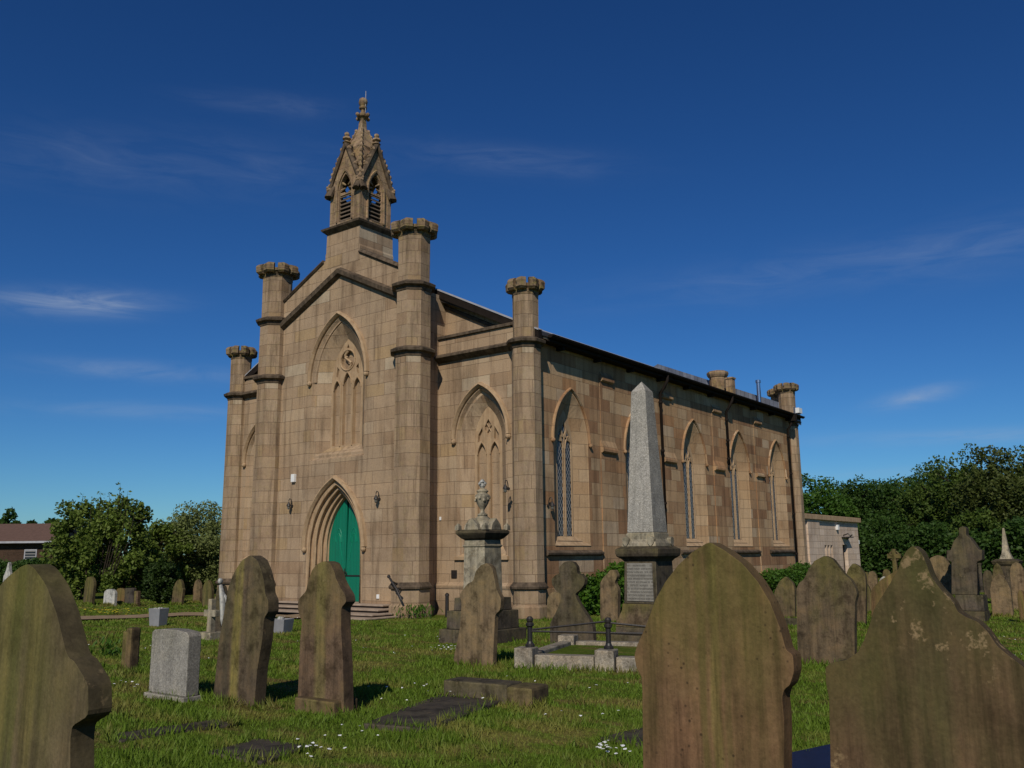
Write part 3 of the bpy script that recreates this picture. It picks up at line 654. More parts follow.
# --- south and north walls
WY = [3.03+3.97*i for i in range(5)]
def side_wall(F, south=True):
    holes = [opening(y, 0.90, 1.86, 4.80, 1.46, 12) for y in WY]
    mb = MB(); plate(mb, F, [(1.05, -0.3), (EY+.1, -0.3), (EY+.1, 7.62), (1.05, 7.62)], holes if south else [], 0, 0.3, back=False)
    mb.build('side_wall', M['s'], church)
    for y in WY if south else []:
        wi = empty('window'); wi.parent = church
        out = opening(y, 0.90, 1.86, 4.80, 1.46, 12); inn = opening(y, 0.42, 2.08, 4.74, 1.02, 12)
        mb = MB(); reveal(mb, F, [(out, 0), (opening(y, 0.88, 1.87, 4.79, 1.44, 12), 0.02), (inn, 0.25)]); mb.build('reveal', M['sreveal'], wi)
        hl = [opening(y+s_*0.213, 0.157, 2.12, 4.62, 0.38, 6) for s_ in (-1, 1)]
        hl.append([(y+x, z) for x, z in ((0, 4.98), (0.10, 5.14), (0.10, 5.22), (0, 5.42), (-0.10, 5.22), (-0.10, 5.14))])
        for s_ in (-1, 1): hl.append([(y+s_*x, z) for x, z in ((0.12, 5.0), (0.33, 4.82), (0.29, 5.02), (0.17, 5.2))][::s_])
        mb = MB(); plate(mb, F, inn, hl, 0.25, 0.30)
        for h in hl[:2]: mb.tube([F(a_, b_, 0.25) for a_, b_ in h[2:]], 0.014, 5)
        mb.tube([F(y, 2.1, 0.25), F(y, 4.95, 0.25)], 0.02, 6); mb.build('tracery', M['trim'], wi)
        mb = MB(); mb.poly([F(y-.44, 2.0, 0.285), F(y+.44, 2.0, 0.285), F(y+.44, 5.8, 0.285), F(y-.44, 5.8, 0.285)]); mb.build('glass', M['glass'], wi)
        mb = MB(); mb.poly([F(y-.66, 1.98, 0.10), F(y+.66, 1.98, 0.10), F(y+.46, 2.11, 0.255), F(y-.46, 2.11, 0.255)])
        mb.poly([F(y-.92, 1.845, -0.02), F(y+.92, 1.845, -0.02), F(y+.72, 1.97, 0.12), F(y-.72, 1.97, 0.12)])
        mb.build('sill', M['trim'], wi)
        hood(F, y, 0.93, 4.82, 1.50, wi, 0.05, 0.07)
        mb = MB(); strip(mb, F, [(y+1.49, 1.56), (y-1.36, 1.56)], [(0, 0.02), (0, -0.02), (0.04, -0.10), (0.09, -0.11), (0.16, -0.01), (0.16, 0.02)]); mb.build('sill_string', M['string'], church)
    # buttress strips
    for i in range(4 if south else 0):
        yc = 5.05+3.97*i
        bt = empty('buttress'); bt.parent = church
        mb = MB(); mb.box(yc-0.44, yc+0.44, -0.03, 0.02, -0.3, 4.62, T=lambda p: F(p.x, p.z, p.y)); mb.box(yc-.38, yc+.38, -0.015, 0.02, 4.62, 6.82, T=lambda p: F(p.x, p.z, p.y)); mb.build('pier', M['s'], bt)
        for zb, dn, dw_, hw in ((4.62, -0.12, -0.02, 0.43), (6.82, -0.10, 0.0, 0.36)):
            mb = MB(); s2 = 0.26 if zb < 5 else 0.2
            a = [F(yc-hw, zb, dn), F(yc+hw, zb, dn), F(yc+hw, zb+.09, dn), F(yc-hw, zb+.09, dn)]
            rings = [[F(h, zb, 0.01), F(h, zb, dn+0.05), F(h, zb+.04, dn), F(h, zb+.11, dn), F(h, zb+.11+s2, dw_), F(h, zb+.11+s2, 0.01)] for h in (yc-hw, yc+hw)]
            mb.loft(rings, cap0=True, cap1=True); mb.build('weathering', M['s'], bt)
        mb = MB(); mb.box(yc-0.48, yc+0.48, -0.12, 0.02, -0.3, 0.72, T=lambda p: F(p.x, p.z, p.y)); mb.box(yc-0.51, yc+0.51, -0.17, 0.02, 0.72, 0.84, T=lambda p: F(p.x, p.z, p.y)); mb.build('plinth', M['s'], bt)
    mb = MB(); mb.box(1.3, EY, -0.08, 0.02, -0.3, 0.70, T=lambda p: F(p.x, p.z, p.y)); mb.build('plinth', M['s'], church)
side_wall(FS)
FN = Fr((-6.6, 0, 0), (0, -1, 0), (-1, 0, 0))
mb = MB(); mb.box(-6.6, -6.3, 1.05, EY+.1, -0.3, 7.62); mb.build('north_wall', M['s'], church)
mb = MB(); FE = Fr((0, EY+.1, 0), (-1, 0, 0), (0, 1, 0)); plate(mb, FE, [(-6.6, -0.3), (6.6, -0.3), (6.6, 7.45), (0, 10.4), (-6.6, 7.45)], [], 0, 0.3); mb.build('east_wall', M['s'], church)

# --- roof
SL = 0.44
def roof():
    rf = empty('roof'); rf.parent = church
    for y0, y1, dz, mm in ((1.06, EY+.1, 0.0, 'slate_old'),):
        for s_ in (1, -1):
            mb = MB()
            zr = 7.66+SL*6.93+dz
            P = [(s_*6.93, y0, 7.66+dz), (s_*6.93, y1, 7.66+dz), (0, y1, zr), (0, y0, zr)]
            Q = [(x, y, z-0.10) for x, y, z in P]
            mb.loft([P, Q], cap0=True, cap1=True); mb.build('slope', M[mm], rf)
    mb = MB(); mb.tube([(0, 1.06, 7.66+SL*6.93+.0), (0, EY+.25, 7.66+SL*6.93+.0)], 0.06, 6); mb.build('ridge', M['lead'], rf)
    for s_ in (1, -1):
        mb = MB()
        P = [(s_*6.95, 7.68), (s_*3.1, 9.58), (0, 11.0)]
        rings = [[(x, y, z+dz) for y, dz in ((1.0, -0.24), (1.0, 0.0), (1.16, 0.02), (1.16, -0.24))] for x, z in P]
        mb.loft(rings, cap0=True, cap1=True); mb.build('verge_board', M['gutter'], rf)
        mb = MB()
        rings = [[(x, y, z+dz) for y, dz in ((0.98, -0.012), (0.98, 0.025), (1.2, 0.035), (1.2, 0.0))] for x, z in P]
        mb.loft(rings, cap0=True, cap1=True); mb.build('verge_flashing', M['lead'], rf)
        mb = MB(); rings = [[(x, y, z+dz) for y, dz in ((EY-.15, -0.75), (EY-.15, 0.0), (EY+.28, 0.0), (EY+.28, -0.75))] for x, z in ((s_*6.9, 8.0), (0, 10.98))]
        mb.loft(rings, cap0=True, cap1=True); mb.build('gable_parapet', M['slate_new'], rf)
        mb = MB(); mb.box(*((6.87, 6.91) if s_ > 0 else (-6.91, -6.87)), 1.5, EY+.2, 7.46, 7.66); mb.box(*((6.6, 6.87) if s_ > 0 else (-6.87, -6.6)), 1.45, EY+.1, 7.47, 7.50); mb.build('fascia', M['gutter'], rf)
        mb = MB(); pr_ = [(0.09*math.cos(t), 0.09*math.sin(t)) for t in np.linspace(math.pi, 2*math.pi, 7)]+[(0.075, 0.0), (-0.075, 0.0)]
        mb.loft([[(s_*7.0+a, y, 7.63+b_) for a, b_ in pr_] for y in (1.5, EY+.3)], cap0=True, cap1=True); mb.build('gutter', M['gutter'], rf)
        for i in range(10):
            mb = MB(); yy = 2.4+i*2.0; mb.box(*((6.6, 6.85) if s_ > 0 else (-6.85, -6.6)), yy-.05, yy+.05, 7.36, 7.47); mb.build('gutter_bracket', M['gutter'], rf)
    return rf
roof()
for y, z1, xx in ((8.42, 0.2, 6.70), (13.72, 4.9, 6.72), (20.25, 0.1, 6.72)):
    mb = MB(); mb.tube([(7.0, y, 7.58), (6.99, y, 7.36), (6.85, y, 7.12), (xx, y, 6.95), (xx, y, z1)], 0.055, 8)
    dp = mb.build('downpipe', M['gutter'], church, smooth=True)
    for z in ((6.6, 4.95, 3.2, 1.5) if z1 < 4 else (6.6, 5.8, 5.1)):
        mb = MB(); mb.lathe(xx, y, [(0.07, z), (0.075, z+.04), (0.07, z+.08)], 10); mb.build('pipe_collar', M['gutter'], dp)
    if y > 20:
        mb = MB(); mb.box(6.88, 7.12, y-.12, y+.12, 7.30, 7.60); mb.build('hopper', M['gutter'], dp)
# chimney, flue, small vent stub, box at the east eave
ch = MB(); ch.oct(0, 0, [(0.40, -1.9), (0.40, -0.28), (0.44, -0.26), (0.50, -0.16), (0.52, -0.08), (0.50, 0.0), (0.42, 0.03)]); ch.build('chimney', M['belfry'], church, loc=(3.2, 21.0, 10.12))
ch = MB(); ch.box(-.16, .16, -.16, .16, -0.8, 0); ch.box(-.2, .2, -.2, .2, 0, 0.07); ch.build('vent_stack', M['belfry'], church, loc=(4.0, 20.6, 9.62))
ch = MB(); ch.lathe(0, 0, [(0.09, -1.5), (0.09, 0.0), (0.12, 0.0), (0.12, 0.12), (0.05, 0.14)], 14); ch.build('flue', M['steel'], church, loc=(5.35, 20.6, 9.28))
mb = MB(); mb.box(6.95, 7.12, EY-.5, EY-.1, 7.72, 7.95); mb.build('junction_box', M['white'], church)

# --- bell turret
def belfry():
    b = empty('bell_turret', (0.09, 0.68, 0)); b.parent = church
    mb = MB(); H = 0.80
    mb.loft([[(sx_*h, sy_*h*(.735/.8 if z < 11.2 else .96), z) for sx_, sy_ in ((-1, -1), (1, -1), (1, 1), (-1, 1))] for h, z in ((0.80, 10.70), (0.80, 11.18), (0.77, 11.25), (0.76, 11.93))], cap1=True)
    mb.build('base', M['w'], b)
    mb = MB(); mb.loft([[(sx_*h, sy_*h, z) for sx_, sy_ in ((-1, -1), (1, -1), (1, 1), (-1, 1))] for h, z in ((0.76, 11.86), (0.80, 11.90), (0.88, 11.97), (0.90, 12.03), (0.74, 12.12))], cap0=True, cap1=True)
    mb.build('string_course', M['string'], b)
    h = 0.70; zE, zG = 13.32, 14.78
    dirs = [((1, 0, 0), (0, -1, 0)), ((0, 1, 0), (1, 0, 0)), ((-1, 0, 0), (0, 1, 0)), ((0, -1, 0), (-1, 0, 0))]
    for rt, ot in dirs:
        F = Fr(Vector(ot)*h, rt, ot)
        op = opening(0, 0.285, 12.2, 13.2, 0.62, 8)
        gb = MB(); plate(gb, F, [(-h, 12.05), (h, 12.05), (h, zE), (0, zG), (-h, zE)], [op], 0.012, 0.16)
        g = gb.build('belfry_face', M['belfry'], b)
        mb = MB(); strip(mb, F, [(0.33, 12.2)]+arch(0, 0.33, 13.2, 0.70, 8)+[(-0.33, 12.2)], [(0, 0.02), (0, -0.03), (0.05, -0.04), (0.07, 0.02)]); mb.build('opening_mould', M['belfry'], g)
        mb = MB()
        for i in range(7):
            z = 12.25+i*0.135
            mb.poly([F(-.285, z, 0.05), F(.285, z, 0.05), F(.285, z+.10, 0.15), F(-.285, z+.10, 0.15)])
            mb.poly([F(-.285, z-.02, 0.055), F(.285, z-.02, 0.055), F(.285, z+.08, 0.155), F(-.285, z+.08, 0.155)][::-1])
            mb.poly([F(-.285, z-.02, 0.055), F(.285, z-.02, 0.055), F(.285, z, 0.05), F(-.285, z, 0.05)])
        mb.build('louvre', m_lou, g)
        # cusped quatrefoil head: four pointed cusps inside the arch
        mb = MB()
        for cx_, cz_, ax, az in ((-.285, 13.30, -.09, 13.36), (.285, 13.30, .09, 13.36), (-.22, 13.56, -.05, 13.45), (.22, 13.56, .05, 13.45), (-.285, 13.17, -.08, 13.2), (.285, 13.17, .08, 13.2)):
            mb.tube([F(cx_, cz_, 0.09), F(ax, az, 0.09)], [0.05, 0.02], 6)
        mb.box(-.29, .29, 0.06, 0.12, 13.12, 13.17, T=lambda p: F(p.x, p.z, p.y)); mb.build('cusp', M['belfry'], g)
        # raking copings with crockets and a finial
        mb = MB(); strip(mb, F, [(h+.12, zE-0.22), (0, zG+.02), (-h-.12, zE-.22)], [(-0.03, 0.20), (-0.03, -0.05), (0.03, -0.09), (0.09, -0.06), (0.11, 0.02), (0.05, 0.20)]); cp = mb.build('gable_coping', M['string'], g)
        mb = MB()
        for s_ in (-1, 1):
            for i in range(5):
                t = (i+0.6)/5.4; p = F(s_*(h+.12)*(1-t)+s_*0.04, zE-.22+(zG-zE+.24)*t+.11, -0.0); mb.ball(p, 0.09, 6, 5, (1, 1, .9))
                mb.ball(p+Vector((0, 0, 0.06))+Vector(rt)*s_*.06, 0.05, 5, 4)
            mb.tube([F(s_*(h+.12), zE-.22+.09, 0.0), F(s_*0.04, zG+.11, 0.0)], 0.025, 5)
        mb.tube([F(-.06, zG+.10, 0.0), F(.06, zG+.10, 0.0)], 0.025, 5)
        mb.build('crocket', M['belfry'], cp)
        mb = MB(); p = F(0, zG, 0.02)
        mb.lathe(p.x, p.y, [(0.06, zG-.05), (0.07, zG+.06), (0.15, zG+.10), (0.08, zG+.15), (0.07, zG+.18), (0.15, zG+.23), (0.13, zG+.29), (0.06, zG+.33), (0.09, zG+.38), (0.08, zG+.44), (0.02, zG+.48)], 7)
        mb.build('finial', M['belfry'], cp)
        # gable roof running back into the spire
        mb = MB(); mb.loft([[F(h+.03, zE-.10, 0.0), F(0, zG+.02, 0.0), F(-h-.03, zE-.10, 0.0)], [F(h+.03, zE-.10, 0.12), F(0, zG-.03, 0.36), F(-h-.03, zE-.10, 0.12)]], closed=False); mb.build('gable_roof', M['belfry'], g)
    sp = MB(); lv = [(0.74, 13.22), (0.62, 14.10), (0.40, 14.85)]
    for (rt, ot) in dirs:
        rt, ot = Vector(rt), Vector(ot)
        L = [ot*q-rt*q+Vector((0, 0, z)) for q, z in lv]; Rr_ = [ot*q+rt*q+Vector((0, 0, z)) for q, z in lv]; Gp = ot*.36+Vector((0, 0, 14.74))
        sp.poly([L[0], Gp, L[1]]); sp.poly([L[1], Gp, L[2]]); sp.poly([Rr_[0], Rr_[1], Gp]); sp.poly([Rr_[1], Rr_[2], Gp]); sp.poly([L[2], Gp, Rr_[2]])
    sp.loft([[(sx_*q, sy_*q, z) for sx_, sy_ in ((-1, -1), (1, -1), (1, 1), (-1, 1))] for q, z in ((0.40, 14.85), (0.20, 15.3), (0.10, 15.65), (0.07, 16.15))], cap1=True)
    s = sp.build('spire', M['belfry'], b)
    hq = lambda z: np.interp(z, [13.22, 14.1, 14.85, 15.3, 15.65, 16.15], [.74, .62, .40, .20, .10, .07])
    for sx_ in (-1, 1):
        for sy_ in (-1, 1):
            mb = MB(); mb.tube([(sx_*(hq(z)+.01), sy_*(hq(z)+.01), z) for z in (13.3, 14.1, 14.85, 15.3, 15.6)], 0.035, 5)
            for i in range(12):
                z = 13.35+i*0.20; q = hq(z); mb.ball((sx_*(q+.02), sy_*(q+.02), z), 0.065 if i < 9 else 0.05, 6, 5, (1, 1, 1.15))
            mb.build('hip_crocket', M['belfry'], s)
    mb = MB(); mb.lathe(0, 0, [(0.10, 15.24), (0.19, 15.30), (0.15, 15.36), (0.09, 15.42)], 8); mb.build('spire_collar', M['belfry'], s)
    mb = MB(); mb.lathe(0, 0, [(0.06, 15.92), (0.10, 15.96), (0.12, 16.00), (0.19, 16.05), (0.21, 16.11), (0.13, 16.17), (0.08, 16.23), (0.07, 16.31), (0.13, 16.36), (0.14, 16.41), (0.10, 16.45), (0.14, 16.53), (0.155, 16.61), (0.13, 16.71), (0.04, 16.77)], 10)
    for a in range(4):
        mb.ball((0.24*math.cos(R(a*90)), 0.24*math.sin(R(a*90)), 16.08), 0.07, 6, 5)
    mb.build('finial', M['belfry'], s)
    mb = MB(); mb.tube([(0.12, 0, 16.2), (0.12, 0, 16.98)], 0.012, 5); mb.build('lightning_rod', M['lead'], s)
m_lou = m_plain('louvre_stone', (0.10, 0.075, 0.055), (0.17, 0.13, 0.09), 6, 0.9, 0.2, 0.2)
belfry()

# --- fittings on the church
def wall_lamp(p, out):
    out = Vector(out); p = Vector(p); t = empty('wall_lamp', p); t.scale = (.75, .75, .75); t.parent = church
    Z = Vector((0, 0, 1))
    mb = MB(); mb.tube([out*0.0-Z*.05, out*0.035-Z*.05], 0.06, 10); mb.tube([out*0.03-Z*.05, out*.05+Z*.12, out*.10+Z*.24, out*.17+Z*.25, out*.20+Z*.17, out*.20+Z*.08], 0.018, 6); mb.build('bracket', M['black'], t)
    mb = MB(); q = out*.20; mb.lathe(q.x, q.y, [(0.025, 0.10), (0.04, 0.07), (0.085, -0.02), (0.095, -0.06), (0.08, -0.05), (0.03, 0.05)], 12); mb.build('lamp_shade', M['black'], t)
    mb = MB(); mb.lathe(q.x, q.y, [(0.04, 0.0), (0.065, -0.06), (0.055, -0.16), (0.02, -0.20)], 10); mb.build('lamp_glass', m_lg, t)
m_lg = m_plain('lamp_glass', (0.10, 0.10, 0.09), (0.16, 0.16, 0.14), 4, 0.15, 0.5, 0)
wall_lamp((-1.92, -0.05, 3.22), (0, -1, 0)); wall_lamp((1.97, -0.05, 3.26), (0, -1, 0)); wall_lamp((6.15, 0.64, 3.38), (0, -1, 0))
wall_lamp((6.6, 1.80, 2.95), (1, 0, 0))
for (n_, x0, x1, z0, z1, F, mm) in (('alarm_box', -1.95, -1.79, 3.93, 4.18, FWst, 'white'), ('sign_plate', 1.93, 2.03, 0.42, 0.54, FWst, 'white'), ('vent_grille', 3.82, 4.02, 0.98, 1.2, FBay, 'black'), ('fixing_box', 3.36, 3.42, 2.6, 2.7, FBay, 'white')):
    mb = MB(); mb.box(x0, x1, -0.09 if n_ == 'alarm_box' else -0.03, 0.01, z0, z1, T=lambda p: F(p.x, p.z, p.y)); mb.build(n_, M[mm], church, bevel=0.01)
mb = MB(); mb.tube([(3.04, -0.70, 1.06), (3.18, -0.72, 0.93), (3.36, -0.72, 0.74), (3.54, -0.70, 0.44)], 0.032, 7)
mb.tube([(3.18, -0.72, 0.93), (3.24, -0.42, 0.80)], 0.025, 6); mb.tube([(3.36, -0.72, 0.74), (3.40, -0.46, 0.74)], 0.025, 6); mb.tube([(3.25, -0.72, 0.80), (3.52, -0.72, 0.66)], 0.02, 6); mb.ball((3.04, -0.70, 1.06), 0.05); mb.build('handrail', M['black'], church)
# annex beyond the east end
def annex():
    a = empty('vestry'); a.parent = church
    F = Fr((6.3, 0, 0), (0, 1, 0), (1, 0, 0))
    holes = [[(25.25+i*0.44, 1.05), (25.25+i*0.44+.30, 1.05), (25.25+i*0.44+.30, 1.92), (25.25+i*0.44, 1.92)] for i in range(3)]
    holes.append([(27.95, -0.25), (28.70, -0.25), (28.70, 1.95), (27.95, 1.95)])
    mb = MB(); plate(mb, F, [(21.3, -0.3), (30.7, -0.3), (30.7, 3.1), (21.3, 3.1)], holes, 0, 0.25)
    mb.box(2.0, 6.29, 30.4, 30.7, -0.3, 3.1); mb.box(6.28, 6.38, 22.9, 24.5, -0.3, 3.1); mb.build('wall', M['annex'], a)
    mb = MB(); mb.box(1.9, 6.46, 21.3, 30.85, 3.1, 3.34); mb.build('parapet', M['trim'], a, bevel=0.02)
    mb = MB(); mb.poly([F(25.0, 0.9, 0.2), F(28.9, 0.9, 0.2), F(28.9, 2.1, 0.2), F(25.0, 2.1, 0.2)]); mb.build('dark_pane', M['glass'], a)
    mb = MB(); mb.poly([F(27.9, -0.2, 0.18), F(28.75, -0.2, 0.18), F(28.75, 2.0, 0.18), F(27.9, 2.0, 0.18)]); mb.build('door', M['gutter'], a)
    mb = MB(); mb.tube([F(28.2, 2.42, 0), F(28.2, 2.5, -.25), F(28.2, 2.4, -.35)], 0.03, 6); mb.box(27.9, 28.9, -0.3, 0.0, 2.30, 2.34, T=lambda p: F(p.x, p.z, p.y)); mb.tube([F(28.7, 2.2, 0), F(28.7, 2.45, -.3)], 0.03, 6); mb.build('bracket_lamp', M['black'], a)
    mb = MB(); mb.box(27.1, 27.3, -0.12, 0, 2.68, 2.92, T=lambda p: F(p.x, p.z, p.y)); mb.build('alarm_box', M['white'], a)
    mb = MB(); mb.box(30.72, 30.85, 0.0, 0.1, 2.0, 2.2, T=lambda p: F(p.x, p.z, p.y)); mb.build('sensor', M['white'], a)
annex()

# ================================================================ THE CHURCHYARD
def rot2(x, y, r): return x*math.cos(r)-y*math.sin(r), x*math.sin(r)+y*math.cos(r)

def stone(label, m, pts, base=None, depth=None, thick=0.11, bevel=0.014, name='headstone', rz=0.0, plinth=None, group=None, cat='gravestone', back=0.0, parent=None):
    """headstone: outline measured in the picture (px), given its real place, size and thickness.
       base = (px, py) where the stone meets the turf, or depth = metres in front of the lens with px of its axis."""
    if base: P = gp(*base); ax = base[0]
    else:
        ax = depth[0]; d = ray(ax, depth[1])/FPX*depth[2]; P = CAM+d; P.z = 0
    P.z = hgt(P.x, P.y)
    q = pr((P.x, P.y, 1.0)); k = q[2]
    sxp = abs(xscale((P.x, P.y, 0.8)))
    o2 = []
    for px, py in pts:
        z = zat(P, py)-P.z
        axz = pr((P.x, P.y, z+P.z))[0]
        x_ = (px-axz)/sxp
        for _ in range(6):
            q0 = pr((P.x+x_, P.y, z+P.z))[0]; x_ += (px-q0)/sxp
        for _ in range(2):
            z = zat((P.x+x_, P.y), py)-P.z
            q0 = pr((P.x+x_, P.y, z+P.z))[0]; x_ += (px-q0)/sxp
        o2.append((x_, z))
    lowz = min(z for _, z in o2)
    o2 = [(x, (z if z > 0.12 else -0.25)) for x, z in o2] if lowz < 0.3 else o2
    # foot of the stone continues into the ground
    if lowz >= 0.3:
        xs = sorted(x for x, z in o2 if z < lowz+0.25); o2 = o2
        first, last = o2[0], o2[-1]
        o2 = [(first[0]*1.0, -0.25)]+o2+[(last[0]*1.0, -0.25)]
    root = empty(name, P, rz, R(back))
    BASES.append((P.x, P.y, max(abs(x) for x, _ in o2)))
    if parent is None: tag(root, label, cat, group)
    # subtle smoothing of the outline
    o3 = []
    n = len(o2)
    for i in range(n):
        a, b_ = o2[i], o2[(i+1) % n]
        o3.append(a)
    mb = MB()
    F = Fr((0, 0, 0), (1, 0, 0), (0, -1, 0))
    plate(mb, F, round_outline(o3), [], 0, thick)
    mb.build('slab', m, root, bevel=bevel, seg=2)
    if plinth:
        (x0, x1, z1, pd) = plinth
        mb = MB(); mb.box(x0, x1, -pd, thick+pd, -0.2, z1); mb.build('plinth', m, root, bevel=0.02)
    return root
def round_outline(p, it=1, lim=0.05):
    for _ in range(it):
        q = []; n = len(p)
        for i in range(n):
            a, b_, c = Vector(p[i-1]), Vector(p[i]), Vector(p[(i+1) % n])
            d1 = (b_-a); d2 = (c-b_)
            if d1.length < 1e-6 or d2.length < 1e-6: continue
            ang = d1.angle(d2) if d1.length*d2.length > 0 else 0
            if ang > R(12) and min(d1.length, d2.length) > 0.03:
                a1 = min(.2, lim/d1.length)*d1; a2 = min(.2, lim/d2.length)*d2; q += [tuple(b_-a1), tuple(b_-a1*.28+a2*.28), tuple(b_+a2)]
            else: q.append(tuple(b_))
        p = q
    return p

# ---- foreground stones
stone('tall green-streaked pointed gravestone with a stepped right shoulder, nearest on the left edge', G['left'],
      [(-42, 900), (-42, 735), (-40, 690), (-33, 650), (-16, 608), (4, 580), (20, 567), (27, 564), (34, 568), (46, 585), (56, 612), (63, 640), (66, 652), (69, 658), (74, 661), (86, 681), (88, 688), (88, 716), (72, 726), (70, 740), (70, 900)], depth=(22, 600, 4.0), thick=0.10, bevel=0.014)
stone('large red-brown pointed gravestone with dark pits and a mossy centre streak, front centre', G['red'],
      [(643, 900), (642, 690), (641, 676), (636, 668), (634, 655), (637, 645), (646, 625), (655, 600), (665, 582), (678, 565), (692, 552), (709, 541.5), (724, 550), (742, 563), (758, 582), (770, 602), (780, 628), (786, 650), (793, 655), (794, 672), (790, 685), (784, 690), (782, 698), (784, 720), (784, 900)], depth=(712, 600, 4.15), thick=0.10, bevel=0.016)
stone('wide dark lichened ogee gravestone with sloping shoulders, nearest on the right edge', G['ogee'],
      [(829, 900), (829, 700), (826, 684), (825, 667), (834, 662), (846, 660), (857, 653), (864, 640), (869, 626), (874, 609), (886, 590), (897, 572), (901, 560), (906, 551), (912.5, 545.5), (921, 552), (926, 563), (931, 577), (941, 590), (953, 602), (958, 612), (966, 617), (978, 622), (988, 632), (997, 646), (1008, 655), (1024, 667), (1030, 680), (1032, 900)], depth=(925, 600, 3.9), thick=0.10, bevel=0.016)
# ---- middle distance
stone('tall leaning pointed gravestone with a yellow-green stripe down its middle', G['streak'],
      [(208, 707), (212, 690), (219, 640), (224, 612), (228, 588), (234, 572), (242, 560), (250, 555), (257, 560), (261, 570), (264, 582), (265, 594), (268, 600), (268, 612), (264, 618), (262, 640), (257, 670), (253, 707)], base=(232, 702), thick=0.15)
stone('brown round-topped gravestone with shouldered sides standing on a low plinth', G['five'],
      [(297, 712), (298, 690), (300, 640), (302, 622), (298, 611), (298, 600), (306, 591), (308, 582), (312, 570), (317, 564), (324, 561), (330, 563), (334, 571), (336, 579), (340, 587), (345, 595), (346, 602), (341, 608), (341, 630), (343, 665), (345, 712)], base=(322, 710), thick=0.14, plinth=(-0.34, 0.30, 0.14, 0.10))
stone('tan weathered gravestone leaning in front of the urn monument', G['pale'],
      [(449, 668), (454, 656), (460, 627), (461.5, 602), (459, 595), (467, 584), (473, 581), (475.6, 571), (481, 565), (486.5, 563), (492, 567.5), (494, 577.5), (496, 588), (501, 599), (500, 610), (495, 615), (494, 634), (492, 668)], base=(471, 665), thick=0.09)
stone('dark lobed cross-headed gravestone with a flaring body behind the railing', G['dark'],
      [(550, 650), (550, 623), (556, 612), (560, 602), (561, 594), (556, 590.6), (552, 585), (551.5, 579), (555.6, 575), (559.4, 573.5), (559.2, 567), (563, 562.8), (568, 561), (573, 562), (576.5, 566.7), (577, 573.5), (581.7, 575), (585, 579), (584, 585), (580, 590), (575, 594), (577, 600), (583, 610), (589, 619), (593, 627), (594, 650)], base=(573, 647), thick=0.10)
stone('pale short gravestone close to the church wall, left of the cross-headed stone', G['pale'],
      [(547, 624), (547, 600), (549, 595), (553, 591.5), (560, 593), (563, 600), (563, 624)], base=(554, 621), thick=0.1)
stone('pale shouldered gravestone by the hedge, just left of the obelisk base', G['pale'],
      [(600, 624), (600, 583), (603.5, 577), (607, 574), (610, 570), (615, 570), (617.5, 576), (614.5, 583), (618, 589), (617, 624)], base=(608, 622), thick=0.13)
stone('broad mossy round-arched gravestone just right of the red-brown one', G['mossy'],
      [(797, 664), (796, 589), (799, 583), (804, 579), (808, 570), (814, 561), (824.6, 555.5), (832.5, 559), (841, 570), (845, 575), (851, 580), (855, 587), (857, 594.6), (855, 602), (854.5, 626), (853, 664)], base=(825, 664), thick=0.12)
stone('small pointed gravestone standing in the gap left of the broad mossy one', G['mossy'],
      [(774, 620), (774, 592), (779, 581.5), (785.6, 576), (793, 583), (794.5, 590), (794.5, 620)], base=(784, 618), thick=0.12)
tag(empty_kerb := empty('kerb_grave', gp(784, 624)), 'low dark kerbed grave in front of the small pointed gravestone', 'grave kerb')
for n_, b_ in (('front_kerb', (-.6, .6, 0, .1)), ('side_kerb', (-.6, -.5, .1, 1.3)), ('side_kerb', (.5, .6, .1, 1.3))):
    mb = MB(); mb.box(*b_, -0.1, 0.13); mb.build(n_, G['base'], empty_kerb, bevel=.015)
stone('shouldered sandstone gravestone peeping out right of the broad mossy one', G['mossy'],
      [(845, 628), (844, 582), (846, 575), (848, 569), (853, 563), (859, 566), (865, 574), (866, 584), (864.5, 628)], base=(855, 624), thick=0.12)
stone('reddish gabled gravestone half hidden by the ogee stone', G['red'],
      [(871, 632), (871, 590), (879, 581), (890, 574), (899, 569), (908, 576), (918, 588), (918, 632)], base=(894, 629), thick=0.12)
stone('round-topped gravestone with a chipped left side behind the ogee stone', G['pale'],
      [(926, 618), (924, 580), (926, 566), (930, 558), (937, 555), (944, 557), (950, 565), (953, 575), (954, 583), (951, 588), (952, 618)], base=(939, 616), thick=0.13)

def block(P, sizes, m, names, root=None, rz=0):
    """stack of square blocks on P: sizes = [(half w, half d, z0, z1, taper)]"""
    for (hw, hd, z0, z1, tp), n_, mm in zip(sizes, names, m):
        mb = MB(); mb.loft([[(sx_*a*hw, sy_*a*hd, z) for sx_, sy_ in ((-1, -1), (1, -1), (1, 1), (-1, 1))] for a, z in ((1, z0), (tp, z1))], cap0=True, cap1=True)
        mb.build(n_, mm, root, bevel=0.012)
# grey granite block headstone
g0 = tag(empty('headstone', (*gp(166.5, 698)[:2], 0)), 'low square-topped light grey granite gravestone on a thin base', 'gravestone')
mb = MB(); F = Fr((0, 0, 0), (1, 0, 0), (0, -1, 0))
plate(mb, F, [(-.39, 0.04), (.38, 0.04), (.38, 0.71), (.33, 0.755), (.12, 0.775), (-.12, 0.775), (-.34, 0.76), (-.39, 0.73)], [], 0, 0.17); mb.build('slab', G['granite'], g0, bevel=0.012)
mb = MB(); mb.box(-.41, .42, -.05, .22, -.2, .04); mb.build('plinth', G['granite'], g0, bevel=.01)
